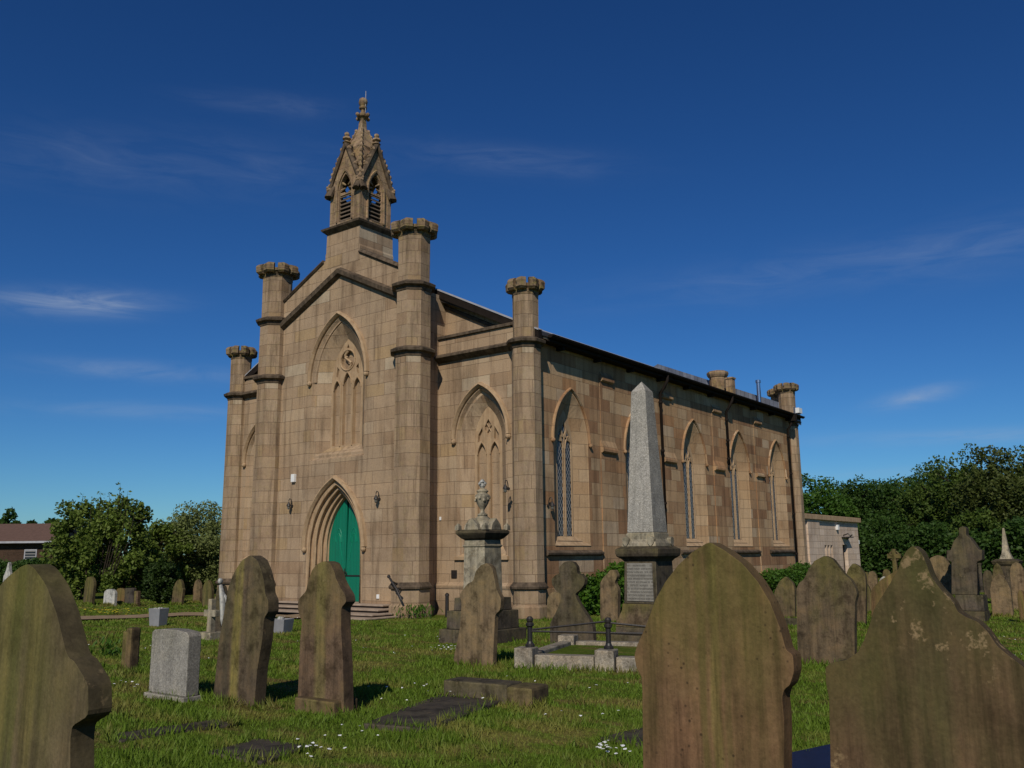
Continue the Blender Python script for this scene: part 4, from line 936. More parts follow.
# little stump post
g1 = tag(empty('marker_post', (*gp(126, 668)[:2], 0), 0.1), 'short brown twin stone stump standing in the grass left of the granite block', 'grave marker')
mb = MB(); mb.box(-.145, -.015, 0, .16, -.1, .53); mb.build('post', G['five'], g1, bevel=.03)
mb = MB(); mb.box(-.01, .13, -.04, .13, -.1, .585); mb.build('post', G['five'], g1, bevel=.03)

# urn monument
P = gp(483, 640); U = tag(empty('urn_monument', (P.x, P.y, 0)), 'square grey stone monument with gabled cap topped by a carved urn', 'monument')
hz = lambda py: zat(P, py)
zs_ = [0, hz(628), hz(613), hz(600), hz(540), hz(529)]
block(P, [(.60, .60, -0.2, 0.22, 1), (.50, .50, 0.222, 0.56, .985), (.40, .40, 0.562, 0.80, .98), (.275, .275, 0.802, zs_[4], .93)], [G['base'], G['base'], G['base'], G['grey']], ['step', 'step', 'step', 'pedestal'], U)
z4 = zs_[4]
mb = MB(); mb.loft([[(a*q, b_*q, z) for a, b_ in ((-1, -1), (1, -1), (1, 1), (-1, 1))] for q, z in ((.25, z4), (.30, z4+.03), (.36, z4+.10), (.38, z4+.13), (.38, z4+.17), (.33, z4+.20))], cap0=True, cap1=True); mb.build('cornice', G['dark'], U, bevel=.008)
cap = MB(); cap.lathe(0, 0, [(.31, z4+.18), (.30, z4+.26), (.24, z4+.36), (.15, z4+.42), (.10, z4+.46), (.09, z4+.48)], 20)
c_ = cap.build('domed_cap', G['grey'], U, smooth=True)
for rt, ot in (((1, 0, 0), (0, -1, 0)), ((0, 1, 0), (1, 0, 0)), ((-1, 0, 0), (0, 1, 0)), ((0, -1, 0), (-1, 0, 0))):
    F = Fr(Vector(ot)*.33, rt, ot); mb = MB(); plate(mb, F, [(-.17, z4+.19), (.17, z4+.19), (.13, z4+.30), (0, z4+.42), (-.13, z4+.30)], [], -0.02, .14); mb.build('gablet', G['grey'], c_, bevel=.01)
for a, b_ in ((-1, -1), (1, -1), (1, 1), (-1, 1)):
    mb = MB(); mb.loft([[(a*.34+dx*q, b_*.34+dy*q, z) for dx, dy in ((-1, -1), (1, -1), (1, 1), (-1, 1))] for q, z in ((.05, z4+.19), (.045, z4+.27), (.01, z4+.32))], cap0=True, cap1=True); mb.build('acroterion', G['grey'], c_)
for z in (z4-.12, z4-.42):
    mb = MB(); q = .275*.945; mb.loft([[(a*(q+e), b_*(q+e), zz) for a, b_ in ((-1, -1), (1, -1), (1, 1), (-1, 1))] for e, zz in ((0.0, z-.02), (.018, z), (.018, z+.02), (0.0, z+.03))], cap0=True, cap1=True); mb.build('band', G['grey'], U) if z > z4-.2 else None
zu = z4+.47
mb = MB(); mb.lathe(0, 0, [(.10, zu), (.10, zu+.03), (.045, zu+.06), (.035, zu+.11), (.06, zu+.15), (.115, zu+.24), (.14, zu+.34), (.145, zu+.40), (.12, zu+.42), (.09, zu+.45), (.115, zu+.47), (.12, zu+.49), (.06, zu+.53), (.03, zu+.55)], 18); ur = mb.build('urn', G['grey'], U, smooth=True)
mb = MB()
for i in range(10):
    a = i/10*2*math.pi; mb.ball((.135*math.cos(a), .135*math.sin(a), zu+.33+.03*math.sin(3*a)), .032, 6, 5)
mb.build('swag', G['grey'], ur)
mb = MB(); mb.lathe(0, 0, [(.03, zu+.54), (.065, zu+.59), (.05, zu+.64), (.07, zu+.66), (.02, zu+.72)], 8)
for a in range(4): mb.ball((.075*math.cos(a*math.pi/2), .075*math.sin(a*math.pi/2), zu+.635), .028, 6, 5)
mb.build('flame', G['marble'], ur)

# obelisk
P = gp(651.5, 643); OB = tag(empty('obelisk_monument', (P.x, P.y, 0)), 'tall speckled grey granite obelisk on an inscribed sandstone pedestal', 'monument')
hz = lambda py: zat(P, py)
zA, zB, zC, zD, zE_, zF_ = hz(626), hz(603), hz(559), hz(549), hz(532.5), hz(391)
def sq(prof, n_, m, parent, bev=.012):
    mb = MB(); mb.loft([[(a*q, b_*q, z) for a, b_ in ((-1, -1), (1, -1), (1, 1), (-1, 1))] for q, z in prof], cap0=True, cap1=True); return mb.build(n_, m, parent, bevel=bev)
sq([(.56, -.2), (.56, .17)], 'step', G['base'], OB); sq([(.47, .172), (.47, zA)], 'step', G['base'], OB)
sq([(.47, zA+.002), (.45, zA+.10), (.38, zB-.12), (.37, zB)], 'base_mould', G['mossy'], OB)
sq([(.345, zB+.001), (.325, zC-.02)], 'pedestal', G['base'], OB)
sq([(.33, zC-.04), (.36, zC), (.43, zC+.05), (.445, zC+.10), (.445, zD+.0), (.36, zD+.05)], 'cornice', G['dark'], OB, .008)
sq([(.36, zD+.04), (.35, zD+.10), (.30, zD+.18), (.29, zE_-.02), (.27, zE_)], 'neck', G['grey'], OB)
sq([(.272, zE_+.001), (.152, zF_-.02), (.005, zF_+.18)], 'shaft', G['obelisk'], OB, .01)
for rt, ot in (((1, 0, 0), (0, -1, 0)), ((0, 1, 0), (1, 0, 0))):
    for h in (-.26, .26) if ot[0] == 0 else (.26,):
        F = Fr(Vector(ot)*.345, rt, ot); mb = MB(); plate(mb, F, round_outline([(h-.07, zD+.19), (h-.06, zD+.10), (h, zD+.04), (h+.06, zD+.10), (h+.07, zD+.19), (h, zD+.23)]), [], -.03, .05); mb.build('shield', G['grey'], OB, bevel=.008)
def m_inscription():
    m, k, b = mat('worn_inscription')
    t = k.node('ShaderNodeTexCoord').outputs['Object']; sp = k.node('ShaderNodeSeparateXYZ', {0: t})
    row = k.math('MULTIPLY', sp.outputs[2], 17.0); fr = k.math('FRACT', row)
    line = k.math('MULTIPLY', k.math('GREATER_THAN', fr, 0.30), k.math('LESS_THAN', fr, 0.86))
    cell = k.node('ShaderNodeCombineXYZ', {0: k.math('MULTIPLY', k.math('ADD', sp.outputs[0], sp.outputs[1]), 75.0), 1: k.math('FLOOR', row, 0), 2: k.math('MULTIPLY', fr, 3.0)}).outputs[0]
    n = k.noise(cell, 1.0, 3, 0.7)
    gap = k.ramp(k.noise(k.vadd(k.vmul(cell, (0.22, 5.1, 0.0)), (3, 3, 0)), 1.0, 1), [(0.38, 0), (0.42, 1)])
    ink = k.math('MULTIPLY', k.math('MULTIPLY', line, gap), k.ramp(n, [(0.44, 0), (0.50, 1)]))
    c = k.mix(k.ramp(k.noise(t, 9, 5), [(0.3, 0), (0.7, 1)]), (0.19, 0.175, 0.145), (0.30, 0.28, 0.235))
    k.put(b.inputs['Base Color'], k.mix(k.math('MULTIPLY', ink, 0.55), c, (0.05, 0.042, 0.035))); b.inputs['Roughness'].default_value = .9
    k.put(b.inputs['Normal'], k.bump(k.math('MULTIPLY', ink, -1), 0.5, .008)); return m
M['insc'] = m_inscription()
for rt, ot in (((1, 0, 0), (0, -1, 0)),):
    F = Fr(Vector(ot)*.337, rt, ot); mb = MB(); plate(mb, F, [(-.27, zB+.05), (.27, zB+.05), (.255, zC-.07), (-.255, zC-.07)], [], -.02, .03); mb.build('inscription_panel', M['insc'], OB)

# railed granite kerb
K = gp(514, 668); K.z = 0; KR = tag(empty('kerb_railing', K, R(17)), 'granite kerbed grave with black iron posts and two rails', 'railed grave')
KW, KD = 2.5, 2.1
def kb(x0, x1, y0, y1, z1, n_): mb = MB(); mb.box(x0, x1, y0, y1, -.2, z1); mb.build(n_, G['kerb'], KR, bevel=.015)
kb(0, .28, 0, .28, .28, 'corner_block'); kb(1.20, 1.48, 0, .28, .28, 'corner_block'); kb(KW-.02, KW+.26, 0, .28, .28, 'corner_block'); kb(0, .28, KD, KD+.28, .28, 'corner_block'); kb(KW-.02, KW+.26, KD, KD+.28, .28, 'corner_block')
kb(.30, 1.18, .04, .24, .19, 'kerb_stone'); kb(1.50, KW-.04, .04, .24, .19, 'kerb_stone'); kb(.04, .24, .30, KD-.02, .19, 'kerb_stone'); kb(KW+.02, KW+.22, .30, KD-.02, .19, 'kerb_stone'); kb(.30, KW-.04, KD+.04, KD+.24, .19, 'kerb_stone')
posts = [(.18, .2), (1.36, .2), (KW+.12, .2)]
for x, y in posts:
    mb = MB(); mb.lathe(x, y, [(.07, .28), (.07, .31), (.05, .33), (.038, .36), (.038, .56), (.06, .58), (.06, .61), (.04, .63), (.05, .65), (.052, .68), (.03, .71), (.01, .715)], 12); mb.build('post', M['black'], KR, smooth=False)
for a, b_, z0, z1 in ((0, 1, .50, .50), (0, 1, .52, .66), (1, 2, .50, .50), (1, 2, .64, .54)):
    mb = MB(); mb.tube([(*posts[a], z0), (*posts[b_], z1)], .016, 6); mb.build('rail', M['black'], KR)
mb = MB(); mb.poly([(.2, .2, .13), (KW, .2, .13), (KW, KD+.1, .13), (.2, KD+.1, .13)]); mb.build('turf_infill', M['ground'], KR)
_a = rot2(1.3, 1.2, R(17)); SLABS.append((K.x+_a[0], K.y+_a[1], 1.45, 1.25, R(17)))

# ledger slabs, fallen block
def ledger(label, m, cs, z=0.05, th=0.16, cat='ledger slab'):
    pts = [gp(*c) for c in cs]; c0 = sum(pts, Vector())/4
    r = empty('ledger', (c0.x, c0.y, 0)); tag(r, label, cat)
    loc = [(p.x-c0.x, p.y-c0.y) for p in pts]
    ar = sum(loc[i][0]*loc[(i+1) % 4][1]-loc[(i+1) % 4][0]*loc[i][1] for i in range(4))
    if ar < 0: loc = loc[::-1]
    mb = MB(); mb.loft([[(x, y, z-th) for x, y in loc], [(x, y, z) for x, y in loc]], cap0=True, cap1=True); mb.build('slab', m, r, bevel=.015)
    e1 = Vector(loc[1])-Vector(loc[0]); e2 = Vector(loc[2])-Vector(loc[1]); a = math.atan2(e1.y, e1.x)
    SLABS.append((c0.x, c0.y, e1.length/2, e2.length/2, a)); return r
ledger('dark flat slab lying in the grass in front of the fallen stone block', G['slate'], [(363, 727), (428, 732), (510, 700), (447, 694)], .035)
ledger('flat brown sunken slab in the lower left grass', G['slate'], [(205, 752), (262, 762), (312, 746), (258, 738)], .005)
ledger('narrow dark slab edge in the grass below the leaning striped stone', G['slate'], [(105, 735), (120, 741), (236, 724), (216, 719)], .005)
ledger('sunken slab showing at the edge of the big red-brown gravestone', G['slate'], [(600, 738), (640, 746), (690, 735), (640, 728)], .01)
ledger('navy blue polished grave slab between the two large front stones', G['blue'], [(770, 772), (790, 815), (870, 798), (836, 757)], .11, .3)
P = gp(487, 702); fb = tag(empty('fallen_block', (P.x, P.y, 0), R(6)), 'long rough stone block lying at the head of the dark flat slab', 'stone block')
mb = MB(); mb.box(-.60, .26, 0, .34, -.1, .20); mb.build('block', G['base'], fb, bevel=.02)
mb = MB(); mb.box(.265, .60, -.03, .36, -.1, .19); mb.build('end_block', G['mossy'], fb, bevel=.035)
SLABS.append((P.x, P.y+.15, .62, .2, R(6)))

# cross, angel, bins and other small things
P = gp(208, 638); cr = tag(empty('stone_cross', (P.x, P.y, 0)), 'pale grey stone cross on a small base left of the church corner', 'grave cross')
F = Fr((0, 0, 0), (1, 0, 0), (0, -1, 0)); H = zat(P, 599)
mb = MB(); plate(mb, F, [(-.075, .1), (.075, .1), (.065, H*.55), (.2, H*.55), (.2, H*.55+.13), (.065, H*.55+.13), (.06, H), (-.06, H), (-.065, H*.55+.13), (-.2, H*.55+.13), (-.2, H*.55), (-.065, H*.55)], [], 0, .11); mb.build('cross', G['grey'], cr, bevel=.01)
mb = MB(); mb.box(-.24, .24, -.12, .25, -.1, .12); mb.build('plinth', G['grey'], cr, bevel=.015)
P = gp(218, 634); an = tag(empty('angel_headstone', (P.x, P.y, 0)), 'dark gravestone with a slim pale carved angel along its right edge', 'gravestone'); H = zat(P, 577)
mb = MB(); plate(mb, F, round_outline([(-.17, -.1), (.12, -.1), (.12, H*.72), (.05, H*.84), (-.05, H*.86), (-.15, H*.74)]), [], 0, .12); mb.build('slab', G['dark'], an, bevel=.012)
mb = MB(); mb.tube([(.17, -.03, -.1), (.19, -.03, H*.25), (.16, -.03, H*.5), (.11, -.03, H*.72), (.05, -.03, H*.86)], [.05, .055, .06, .06, .035], 10); mb.build('robe', G['marble'], an, smooth=True)
mb = MB(); mb.ball((.03, -.03, H*.93), .055, 10, 8, (1, 1, 1.2)); mb.build('head', G['marble'], an, smooth=True)
mb = MB(); mb.tube([(.10, -.02, H*.74), (.20, .03, H*.62), (.22, .05, H*.42)], [.03, .04, .01], 8); mb.build('wing', G['marble'], an, smooth=True)
def tub(px, py, label, w2, h, m, m2):
    P = gp(px, py); t = tag(empty('grave_tub', (P.x, P.y, 0), .3), label, 'planter')
    mb = MB(); mb.loft([[(a*q*w2, b_*q*w2, z) for a, b_ in ((-1, -1), (1, -1), (1, 1), (-1, 1))] for q, z in ((.82, -.05), (1, h), (.9, h), (.85, h*.8))], cap0=True, cap1=True); mb.build('tub', m, t, bevel=.01)
    mb = MB()
    for i in range(7): mb.ball((random.uniform(-.5, .5)*w2, random.uniform(-.5, .5)*w2, h*.85+random.uniform(0, .05)), random.uniform(.04, .07), 7, 5)
    mb.build('flowers', m2, t)
m_tub = m_plain('grey_plastic', (0.20, 0.20, 0.205), (0.26, 0.26, 0.27), 4, .6, .3, .1)
tub(158, 625, 'square light grey planter tub beside the path', .17, .40, m_tub, G['marble'])
tub(281, 632, 'low grey planter tub between the two tall brown stones', .20, .28, m_tub, G['marble'])
P = gp(447, 616); bl = tag(empty('bollard', (P.x, P.y, 0)), 'short black post standing beside the urn monument', 'post')
mb = MB(); mb.lathe(0, 0, [(.055, -.1), (.05, .52), (.06, .53), (.055, .58), (.02, .61)], 12); mb.build('post', M['black'], bl)
P = gp(455, 612); sg = tag(empty('grave_vase', (P.x, P.y, 0)), 'pale blue-grey vase standing beside the black post', 'vase')
mb = MB(); mb.lathe(0, 0, [(.08, -.05), (.10, .1), (.13, .3), (.10, .42), (.12, .46)], 14); mb.build('vase', m_plain('pale_vase', (.30, .33, .38), (.40, .43, .48), 5, .5, .4, 0), sg, smooth=True)

# big gabled monument on the right
P = gp(976, 620); GM = tag(empty('gabled_monument', (P.x, P.y, 0), R(0)), 'big dark gabled monument with knobbed shoulders on two steps', 'monument')
sx1 = xscale((P.x, P.y, .8)); hz = lambda py: zat(P, py)
def X(px, py): return (px-pr((P.x, P.y, hz(py)))[0])/sx1
sq2 = lambda x0, x1, y0, y1, z0, z1, n_, m: (lambda mb: (mb.box(x0, x1, y0, y1, z0, z1), mb.build(n_, m, GM, bevel=.012)))(MB())
sq2(X(957, 615), X(986, 615), -.16, .50, -.1, hz(611), 'step', G['dark']); sq2(X(956, 600), X(984, 600), -.08, .42, hz(611)+.002, hz(595), 'step', G['base'])
mb = MB(); o = [(X(951, 594), hz(595)), (X(977, 594), hz(595)), (X(977, 562), hz(562)), (X(982, 560), hz(560)), (X(982, 550), hz(550)), (X(979, 550), hz(550)), (X(970, 538), hz(538)), (X(966, 535), hz(535)), (X(966, 528), hz(528)), (X(962, 526), hz(526)), (X(958.5, 528), hz(528)), (X(958.5, 535), hz(535)), (X(953, 541), hz(541)), (X(950, 550), hz(550)), (X(946, 550), hz(550)), (X(946, 560), hz(560)), (X(951, 562), hz(562))]
plate(mb, F, o, [], 0, .34); mb.build('slab', G['dark'], GM, bevel=.015)
mb = MB(); mb.lathe(X(980, 575), .04, [(.06, hz(592)), (.045, hz(590)), (.04, hz(566)), (.07, hz(563))], 10); mb.build('colonnette', G['base'], GM)
# spirelet monument
P = gp(1011, 597); SP = tag(empty('spire_monument', (P.x, P.y, 0)), 'slender pale spire on a dark plinth among the right-hand stones', 'monument')
hz = lambda py: zat(P, py)
sq([(.42, -.1), (.42, .5), (.34, .52), (.34, hz(566)), (.40, hz(564)), (.44, hz(561)), (.30, hz(559))], 'plinth', G['dark'], SP); sq([(.20, hz(559)), (.12, hz(553)), (.10, hz(549)), (.03, hz(528))], 'spire', G['grey'], SP, .004)
# little celtic cross behind the ogee stone
P = gp(897, 592); cc = tag(empty('ringed_cross', (P.x, P.y, 0)), 'small ringed cross just above the left slope of the ogee stone', 'grave cross')
hz = lambda py: zat(P, py); zc_ = hz(556)
mb = MB(); plate(mb, F, [(-.12, 0), (.12, 0), (.07, zc_-.09), (.26, zc_-.09), (.26, zc_+.09), (.08, zc_+.09), (.08, zc_+.28), (-.08, zc_+.28), (-.08, zc_+.09), (-.26, zc_+.09), (-.26, zc_-.09), (-.07, zc_-.09)], [], 0, .14); mb.build('cross', G['mossy'], cc, bevel=.01)
mb = MB(); mb.tube([(.19*math.cos(t), .07, zc_+.19*math.sin(t)) for t in np.linspace(0, 2*math.pi, 20)], .035, 6); mb.build('ring', G['mossy'], cc)

# ---- many smaller background stones: (px, base y, top y, px width, shape, material, label)
SH = {'round': [(-.5, 0), (.5, 0), (.5, .72), (.44, .86), (.28, .96), (0, 1), (-.28, .96), (-.44, .86), (-.5, .72)],
      'point': [(-.5, 0), (.5, 0), (.5, .62), (.38, .82), (.2, .94), (0, 1), (-.2, .94), (-.38, .82), (-.5, .62)],
      'should': [(-.5, 0), (.5, 0), (.5, .66), (.40, .70), (.36, .80), (.2, .94), (0, 1), (-.2, .94), (-.36, .80), (-.40, .70), (-.5, .66)],
      'square': [(-.5, 0), (.5, 0), (.5, .95), (.42, 1), (-.42, 1), (-.5, .95)],
      'ogee': [(-.5, 0), (.5, 0), (.5, .68), (.36, .74), (.22, .82), (.10, .95), (0, 1), (-.10, .95), (-.22, .82), (-.36, .74), (-.5, .68)]}
def small(px, yb, yt, wpx, sh, m, label, th=.11, lean=0, group=None):
    P = gp(px, yb); P.z = hgt(P.x, P.y); H = zat(P, yt)-P.z; W = wpx/abs(xscale((P.x, P.y, .5)))
    BASES.append((P.x, P.y, W/2))
    r = tag(empty('headstone', P, R(random.uniform(-6, 6)), R(random.uniform(-2, 2)), R(lean)), label, 'gravestone', group)
    mb = MB(); plate(mb, F, [(x*W, z*H if z > 0 else -.2) for x, z in SH[sh]], [], 0, th); mb.build('slab', G[m], r, bevel=.012); return r
small(87, 604, 576.5, 11, 'round', 'left', 'tall olive leaning gravestone at the far left under the bushes', lean=6)
small(108.5, 605, 589, 10, 'round', 'marble', 'small white rounded gravestone under the far left bushes')
small(119, 604, 588, 8.5, 'round', 'red', 'small brown rounded gravestone right of the white one')
small(128.5, 605, 588, 8.5, 'square', 'slate', 'small black gravestone in the row under the bushes', lean=-2)
small(131, 599, 574, 8.5, 'point', 'left', 'pointed yellow-green gravestone rising behind the black one')
small(135.5, 606, 591, 3.5, 'square', 'five', 'thin brown gravestone at the right end of the far left row')
small(176, 604, 579, 10, 'should', 'mossy', 'leaning mossy gravestone in front of the round conifer', lean=8)
small(196, 602, 579.5, 8, 'point', 'pale', 'pointed pale gravestone beneath the willow-like tree')
small(206.5, 607, 580, 9, 'point', 'left', 'olive pointed gravestone behind the stone cross')
small(3.5, 606, 562, 6, 'ogee', 'marble', 'pale carved gravestone cut by the left picture edge')
small(1003, 616, 574, 21, 'point', 'pale', 'pointed tan gravestone in front of the spire monument')
small(1001, 603, 563, 14, 'should', 'mossy', 'darker shouldered gravestone just left of the spire')
small(1021, 611, 562, 15, 'round', 'pale', 'round-topped tan gravestone cut by the right edge')
small(1024, 622, 590, 8, 'round', 'red', 'low reddish gravestone at the far right edge')
small(990, 600, 570, 10, 'round', 'dark', 'dark round gravestone between the gabled monument and the spire')
small(874, 596, 571, 9, 'round', 'pale', 'small pale rounded gravestone above the shouldered one')
small(882, 594, 576, 9, 'point', 'marble', 'whitish leaning gravestone beside the reddish gabled one', lean=10)
small(866, 592, 572, 7, 'square', 'mossy', 'small square mossy gravestone far behind the broad mossy stone')
small(888, 590, 569, 8, 'round', 'mossy', 'small rounded dark gravestone below the ringed cross')
small(931, 592, 566, 8, 'round', 'mossy', 'mossy rounded gravestone left of the gabled monument')
small(941, 596, 571, 10, 'point', 'dark', 'dark pointed gravestone tucked beside the gabled monument')
small(757, 617, 588, 12, 'round', 'five', 'brown rounded gravestone hidden behind the big red-brown one')
small(868, 612, 584, 10, 'should', 'left', 'olive shouldered gravestone beside the peeping sandstone one')

# ================================================================ VEGETATION
def m_leaf(name, c1, c2, c3, scale=0.6):
    m, k, b = mat(name)
    g = k.node('ShaderNodeNewGeometry'); oi = k.node('ShaderNodeObjectInfo')
    pos = g.outputs['Position']
    n = k.noise(pos, scale, 3, .6); n2 = k.node('ShaderNodeTexWhiteNoise', {0: k.vmul(pos, (3.1, 3.1, 3.1))}, noise_dimensions='3D').outputs[0]
    ri = g.outputs['Random Per Island']
    c = k.mix(k.ramp(n, [(.35, 0), (.65, 1)]), c1, c2); c = k.mix(k.math('MULTIPLY', ri, .55), c, c3)
    k.put(b.inputs['Base Color'], c); b.inputs['Roughness'].default_value = .6; b.inputs['Specular IOR Level'].default_value = .25
    tr = k.node('ShaderNodeBsdfTranslucent', {'Color': c}); mx = k.node('ShaderNodeMixShader', {0: .32, 1: b.outputs[0], 2: tr.outputs[0]})
    k.l.new(mx.outputs[0], k.n['Material Output'].inputs['Surface']); return m
LEAF = {'oak': m_leaf('oak_leaves', (.042, .085, .011), (.072, .12, .016), (.12, .16, .028)), 'dark': m_leaf('dark_leaves', (.019, .055, .008), (.040, .088, .012), (.075, .13, .02)),
        'bright': m_leaf('bright_leaves', (.032, .090, .008), (.055, .125, .012), (.085, .16, .02)), 'olive': m_leaf('olive_leaves', (.045, .070, .012), (.072, .095, .018), (.115, .13, .03)),
        'shrub': m_leaf('shrub_leaves', (.065, .110, .013), (.11, .165, .022), (.20, .25, .05)), 'willow': m_leaf('willow_leaves', (.13, .165, .045), (.17, .21, .06), (.22, .25, .09)),
        'ivy': m_leaf('ivy_leaves', (.022, .070, .006), (.05, .13, .010), (.12, .22, .015), 3.0), 'conifer': m_leaf('conifer_leaves', (.024, .052, .008), (.036, .066, .010), (.05, .08, .015))}
BARK = m_plain('bark', (.025, .019, .014), (.045, .035, .025), 6, .95, .1, .6)
def leaves_mesh(name, C_, size, m, parent, aspect=.6, up=0.0):
    """C_: (n,3) centres; one quad per leaf spray, random orientation"""
    n = len(C_); a = rng.normal(size=(n, 3)); a[:, 2] *= .8; a /= np.linalg.norm(a, axis=1)[:, None]
    b_ = rng.normal(size=(n, 3)); b_ = np.cross(a, b_); b_ /= np.linalg.norm(b_, axis=1)[:, None]
    if up: a[:, 2] += up; a /= np.linalg.norm(a, axis=1)[:, None]
    s_ = size*rng.uniform(.55, 1.3, (n, 1))
    v = np.empty((n, 4, 3)); v[:, 0] = C_-a*s_*.5; v[:, 1] = C_+b_*s_*aspect*.5; v[:, 2] = C_+a*s_*.5; v[:, 3] = C_-b_*s_*aspect*.5
    me = bpy.data.meshes.new(name); me.vertices.add(n*4); me.vertices.foreach_set('co', v.reshape(-1)); me.loops.add(n*4); me.loops.foreach_set('vertex_index', np.arange(n*4, dtype=np.int32))
    me.polygons.add(n); me.polygons.foreach_set('loop_start', np.arange(0, n*4, 4, dtype=np.int32)); me.update(calc_edges=True); me.materials.append(m)
    o = bpy.data.objects.new(name, me); col.objects.link(o); o.parent = parent; return o
def crown_pts(n, rx, ry, z0, z1, clumps, tight=.30, hollow=.35, top=0.6):
    zc, rz_ = (z0+z1)/2, (z1-z0)/2
    d = rng.normal(size=(clumps, 3)); d /= np.linalg.norm(d, axis=1)[:, None]
    rad = rng.uniform(hollow, 1.0, (clumps, 1))**.6*rng.uniform(.78, 1.03, (clumps, 1))
    cc_ = d*rad
    cc_[:, 2] = np.where(cc_[:, 2] < 0, np.sign(cc_[:, 2])*np.abs(cc_[:, 2])**.8, cc_[:, 2])
    idx = rng.integers(0, clumps, n); sz = rng.uniform(.55, 1.25, clumps)*tight
    e = rng.normal(size=(n, 3)); e /= np.linalg.norm(e, axis=1)[:, None]; e *= rng.uniform(.25, 1, (n, 1))**.5*sz[idx][:, None]
    e[:, 2] *= .75
    p = cc_[idx]+e
    return np.stack([p[:, 0]*rx, p[:, 1]*ry, zc+p[:, 2]*rz_], 1)
def tree(x, y, h, r, kind, label, n=9000, leaf=.34, z0=.3, clumps=46, tight=.3, name='tree', group=None, trunk=True, cat='tree', ry=None, hollow=.35):
    t = tag(empty(name, (x, y, 0), random.uniform(0, 6)), label, cat, group)
    P_ = crown_pts(n, r, ry or r, z0, h, clumps, tight, hollow); P_ = P_[P_[:, 2] > 0.03]
    leaves_mesh('crown', P_, leaf, LEAF[kind], t)
    if trunk:
        mb = MB(); mb.tube([(0, 0, -.2), (.03, .02, h*.2), (-.04, .05, h*.42), (.05, 0, h*.7)], [h*.035, h*.026, h*.018, h*.006], 9)
        for i in range(7):
            a = i*2.4; z = h*(.22+.07*i); mb.tube([(0, 0, z), (r*.35*math.cos(a), r*.35*math.sin(a), z+h*.10), (r*.72*math.cos(a), r*.72*math.sin(a), z+h*.17)], [h*.012, h*.008, h*.002], 6)
        mb.build('trunk', BARK, t)
    return t
def dir_pt(px, depth, py=555):
    d = ray(px, py)/FPX*depth; return CAM+d
def ttree(px, depth, ytop, wpx, kind, label, **kw):
    p = dir_pt(px, depth); h = zat(p, ytop); tree(p.x, p.y, h, wpx/2/(FPX/depth), kind, label, **kw)
GR = 'trees beyond the churchyard on the right'
for px, dp, yt, wp, kd, lb in ((822, 66, 475, 78, 'bright', 'bright green tree just right of the low vestry'), (812, 58, 520, 50, 'bright', 'low yellow-green bush tree rising over the vestry roof'), (862, 70, 473, 80, 'dark', 'dark rounded tree second from the left in the tree belt'),
        (902, 72, 466, 100, 'dark', 'dark tree with a level top in the middle of the tree belt'), (925, 78, 466, 90, 'dark', 'dark tree showing behind the level-topped one'), (940, 64, 461, 76, 'oak', 'mid green tree left of the tall olive pair'), (968, 60, 450, 78, 'oak', 'tall olive-green tree above the gabled monument'),
        (1008, 56, 443, 92, 'olive', 'tallest olive tree at the right edge'), (1052, 60, 440, 90, 'oak', 'broad tree just outside the right edge'), (890, 62, 512, 84, 'dark', 'low dark tree in front of the belt, above the ogee stone'),
        (985, 54, 508, 72, 'oak', 'low olive thicket behind the gabled monument'), (842, 60, 520, 64, 'dark', 'low dark tree right behind the vestry'), (1030, 50, 520, 60, 'dark', 'low dark thicket at the far right'), (935, 58, 520, 70, 'dark', 'dark bushy tree filling the middle of the belt')):
    ttree(px, dp, yt, wp, kd, lb, n=24000, leaf=.23, group=GR, z0=-.8, clumps=150, tight=.27, hollow=.15)
# dense hedge below the belt
def hedge(p0, p1, wdt, h, kind, label, n, leaf=.2, name='hedge', cat='hedge', z0=0):
    p0, p1 = Vector(p0), Vector(p1); L_ = (p1-p0).length; a = math.atan2((p1-p0).y, (p1-p0).x); c0 = (p0+p1)/2
    t = tag(empty(name, (c0.x, c0.y, 0), a), label, cat)
    u = rng.uniform(-.5, .5, n)*L_; bump_ = .82+.18*np.sin(u*1.7)*np.sin(u*.63+1)+rng.normal(0, .03, n)
    z = z0+rng.uniform(0, 1, n)**.7*(h-z0)*bump_; v = rng.uniform(-.5, .5, n)*wdt*(1-.35*(z/h)**3)
    leaves_mesh('foliage', np.stack([u, v, z], 1), leaf, LEAF[kind], t)
    mb = MB()
    for i in range(max(3, int(L_/1.2))):
        x = -L_/2+(i+.5)*L_/max(3, int(L_/1.2)); mb.tube([(x, .1, -.1), (x+.05, .12, h*.3), (x-.05, .1, h*.6)], [.03, .02, .01], 5)
    mb.build('stems', BARK, t); return t
a_, b2 = dir_pt(800, 62), dir_pt(1080, 46)
hedge((a_.x, a_.y), (b2.x, b2.y), 2.5, 3.2, 'dark', 'dark hedge running along the foot of the right-hand trees', 30000, .24)
# ivy and shrubs against the south wall
hedge((7.25, 1.9), (7.25, 5.4), .8, 1.32, 'ivy', 'bright glossy evergreen hedge under the first south window', 5200, .13)
hedge((7.3, 15.0), (7.4, 21.2), 1.1, 1.15, 'bright', 'fresh green hedge at the foot of the east end wall', 5000, .13)
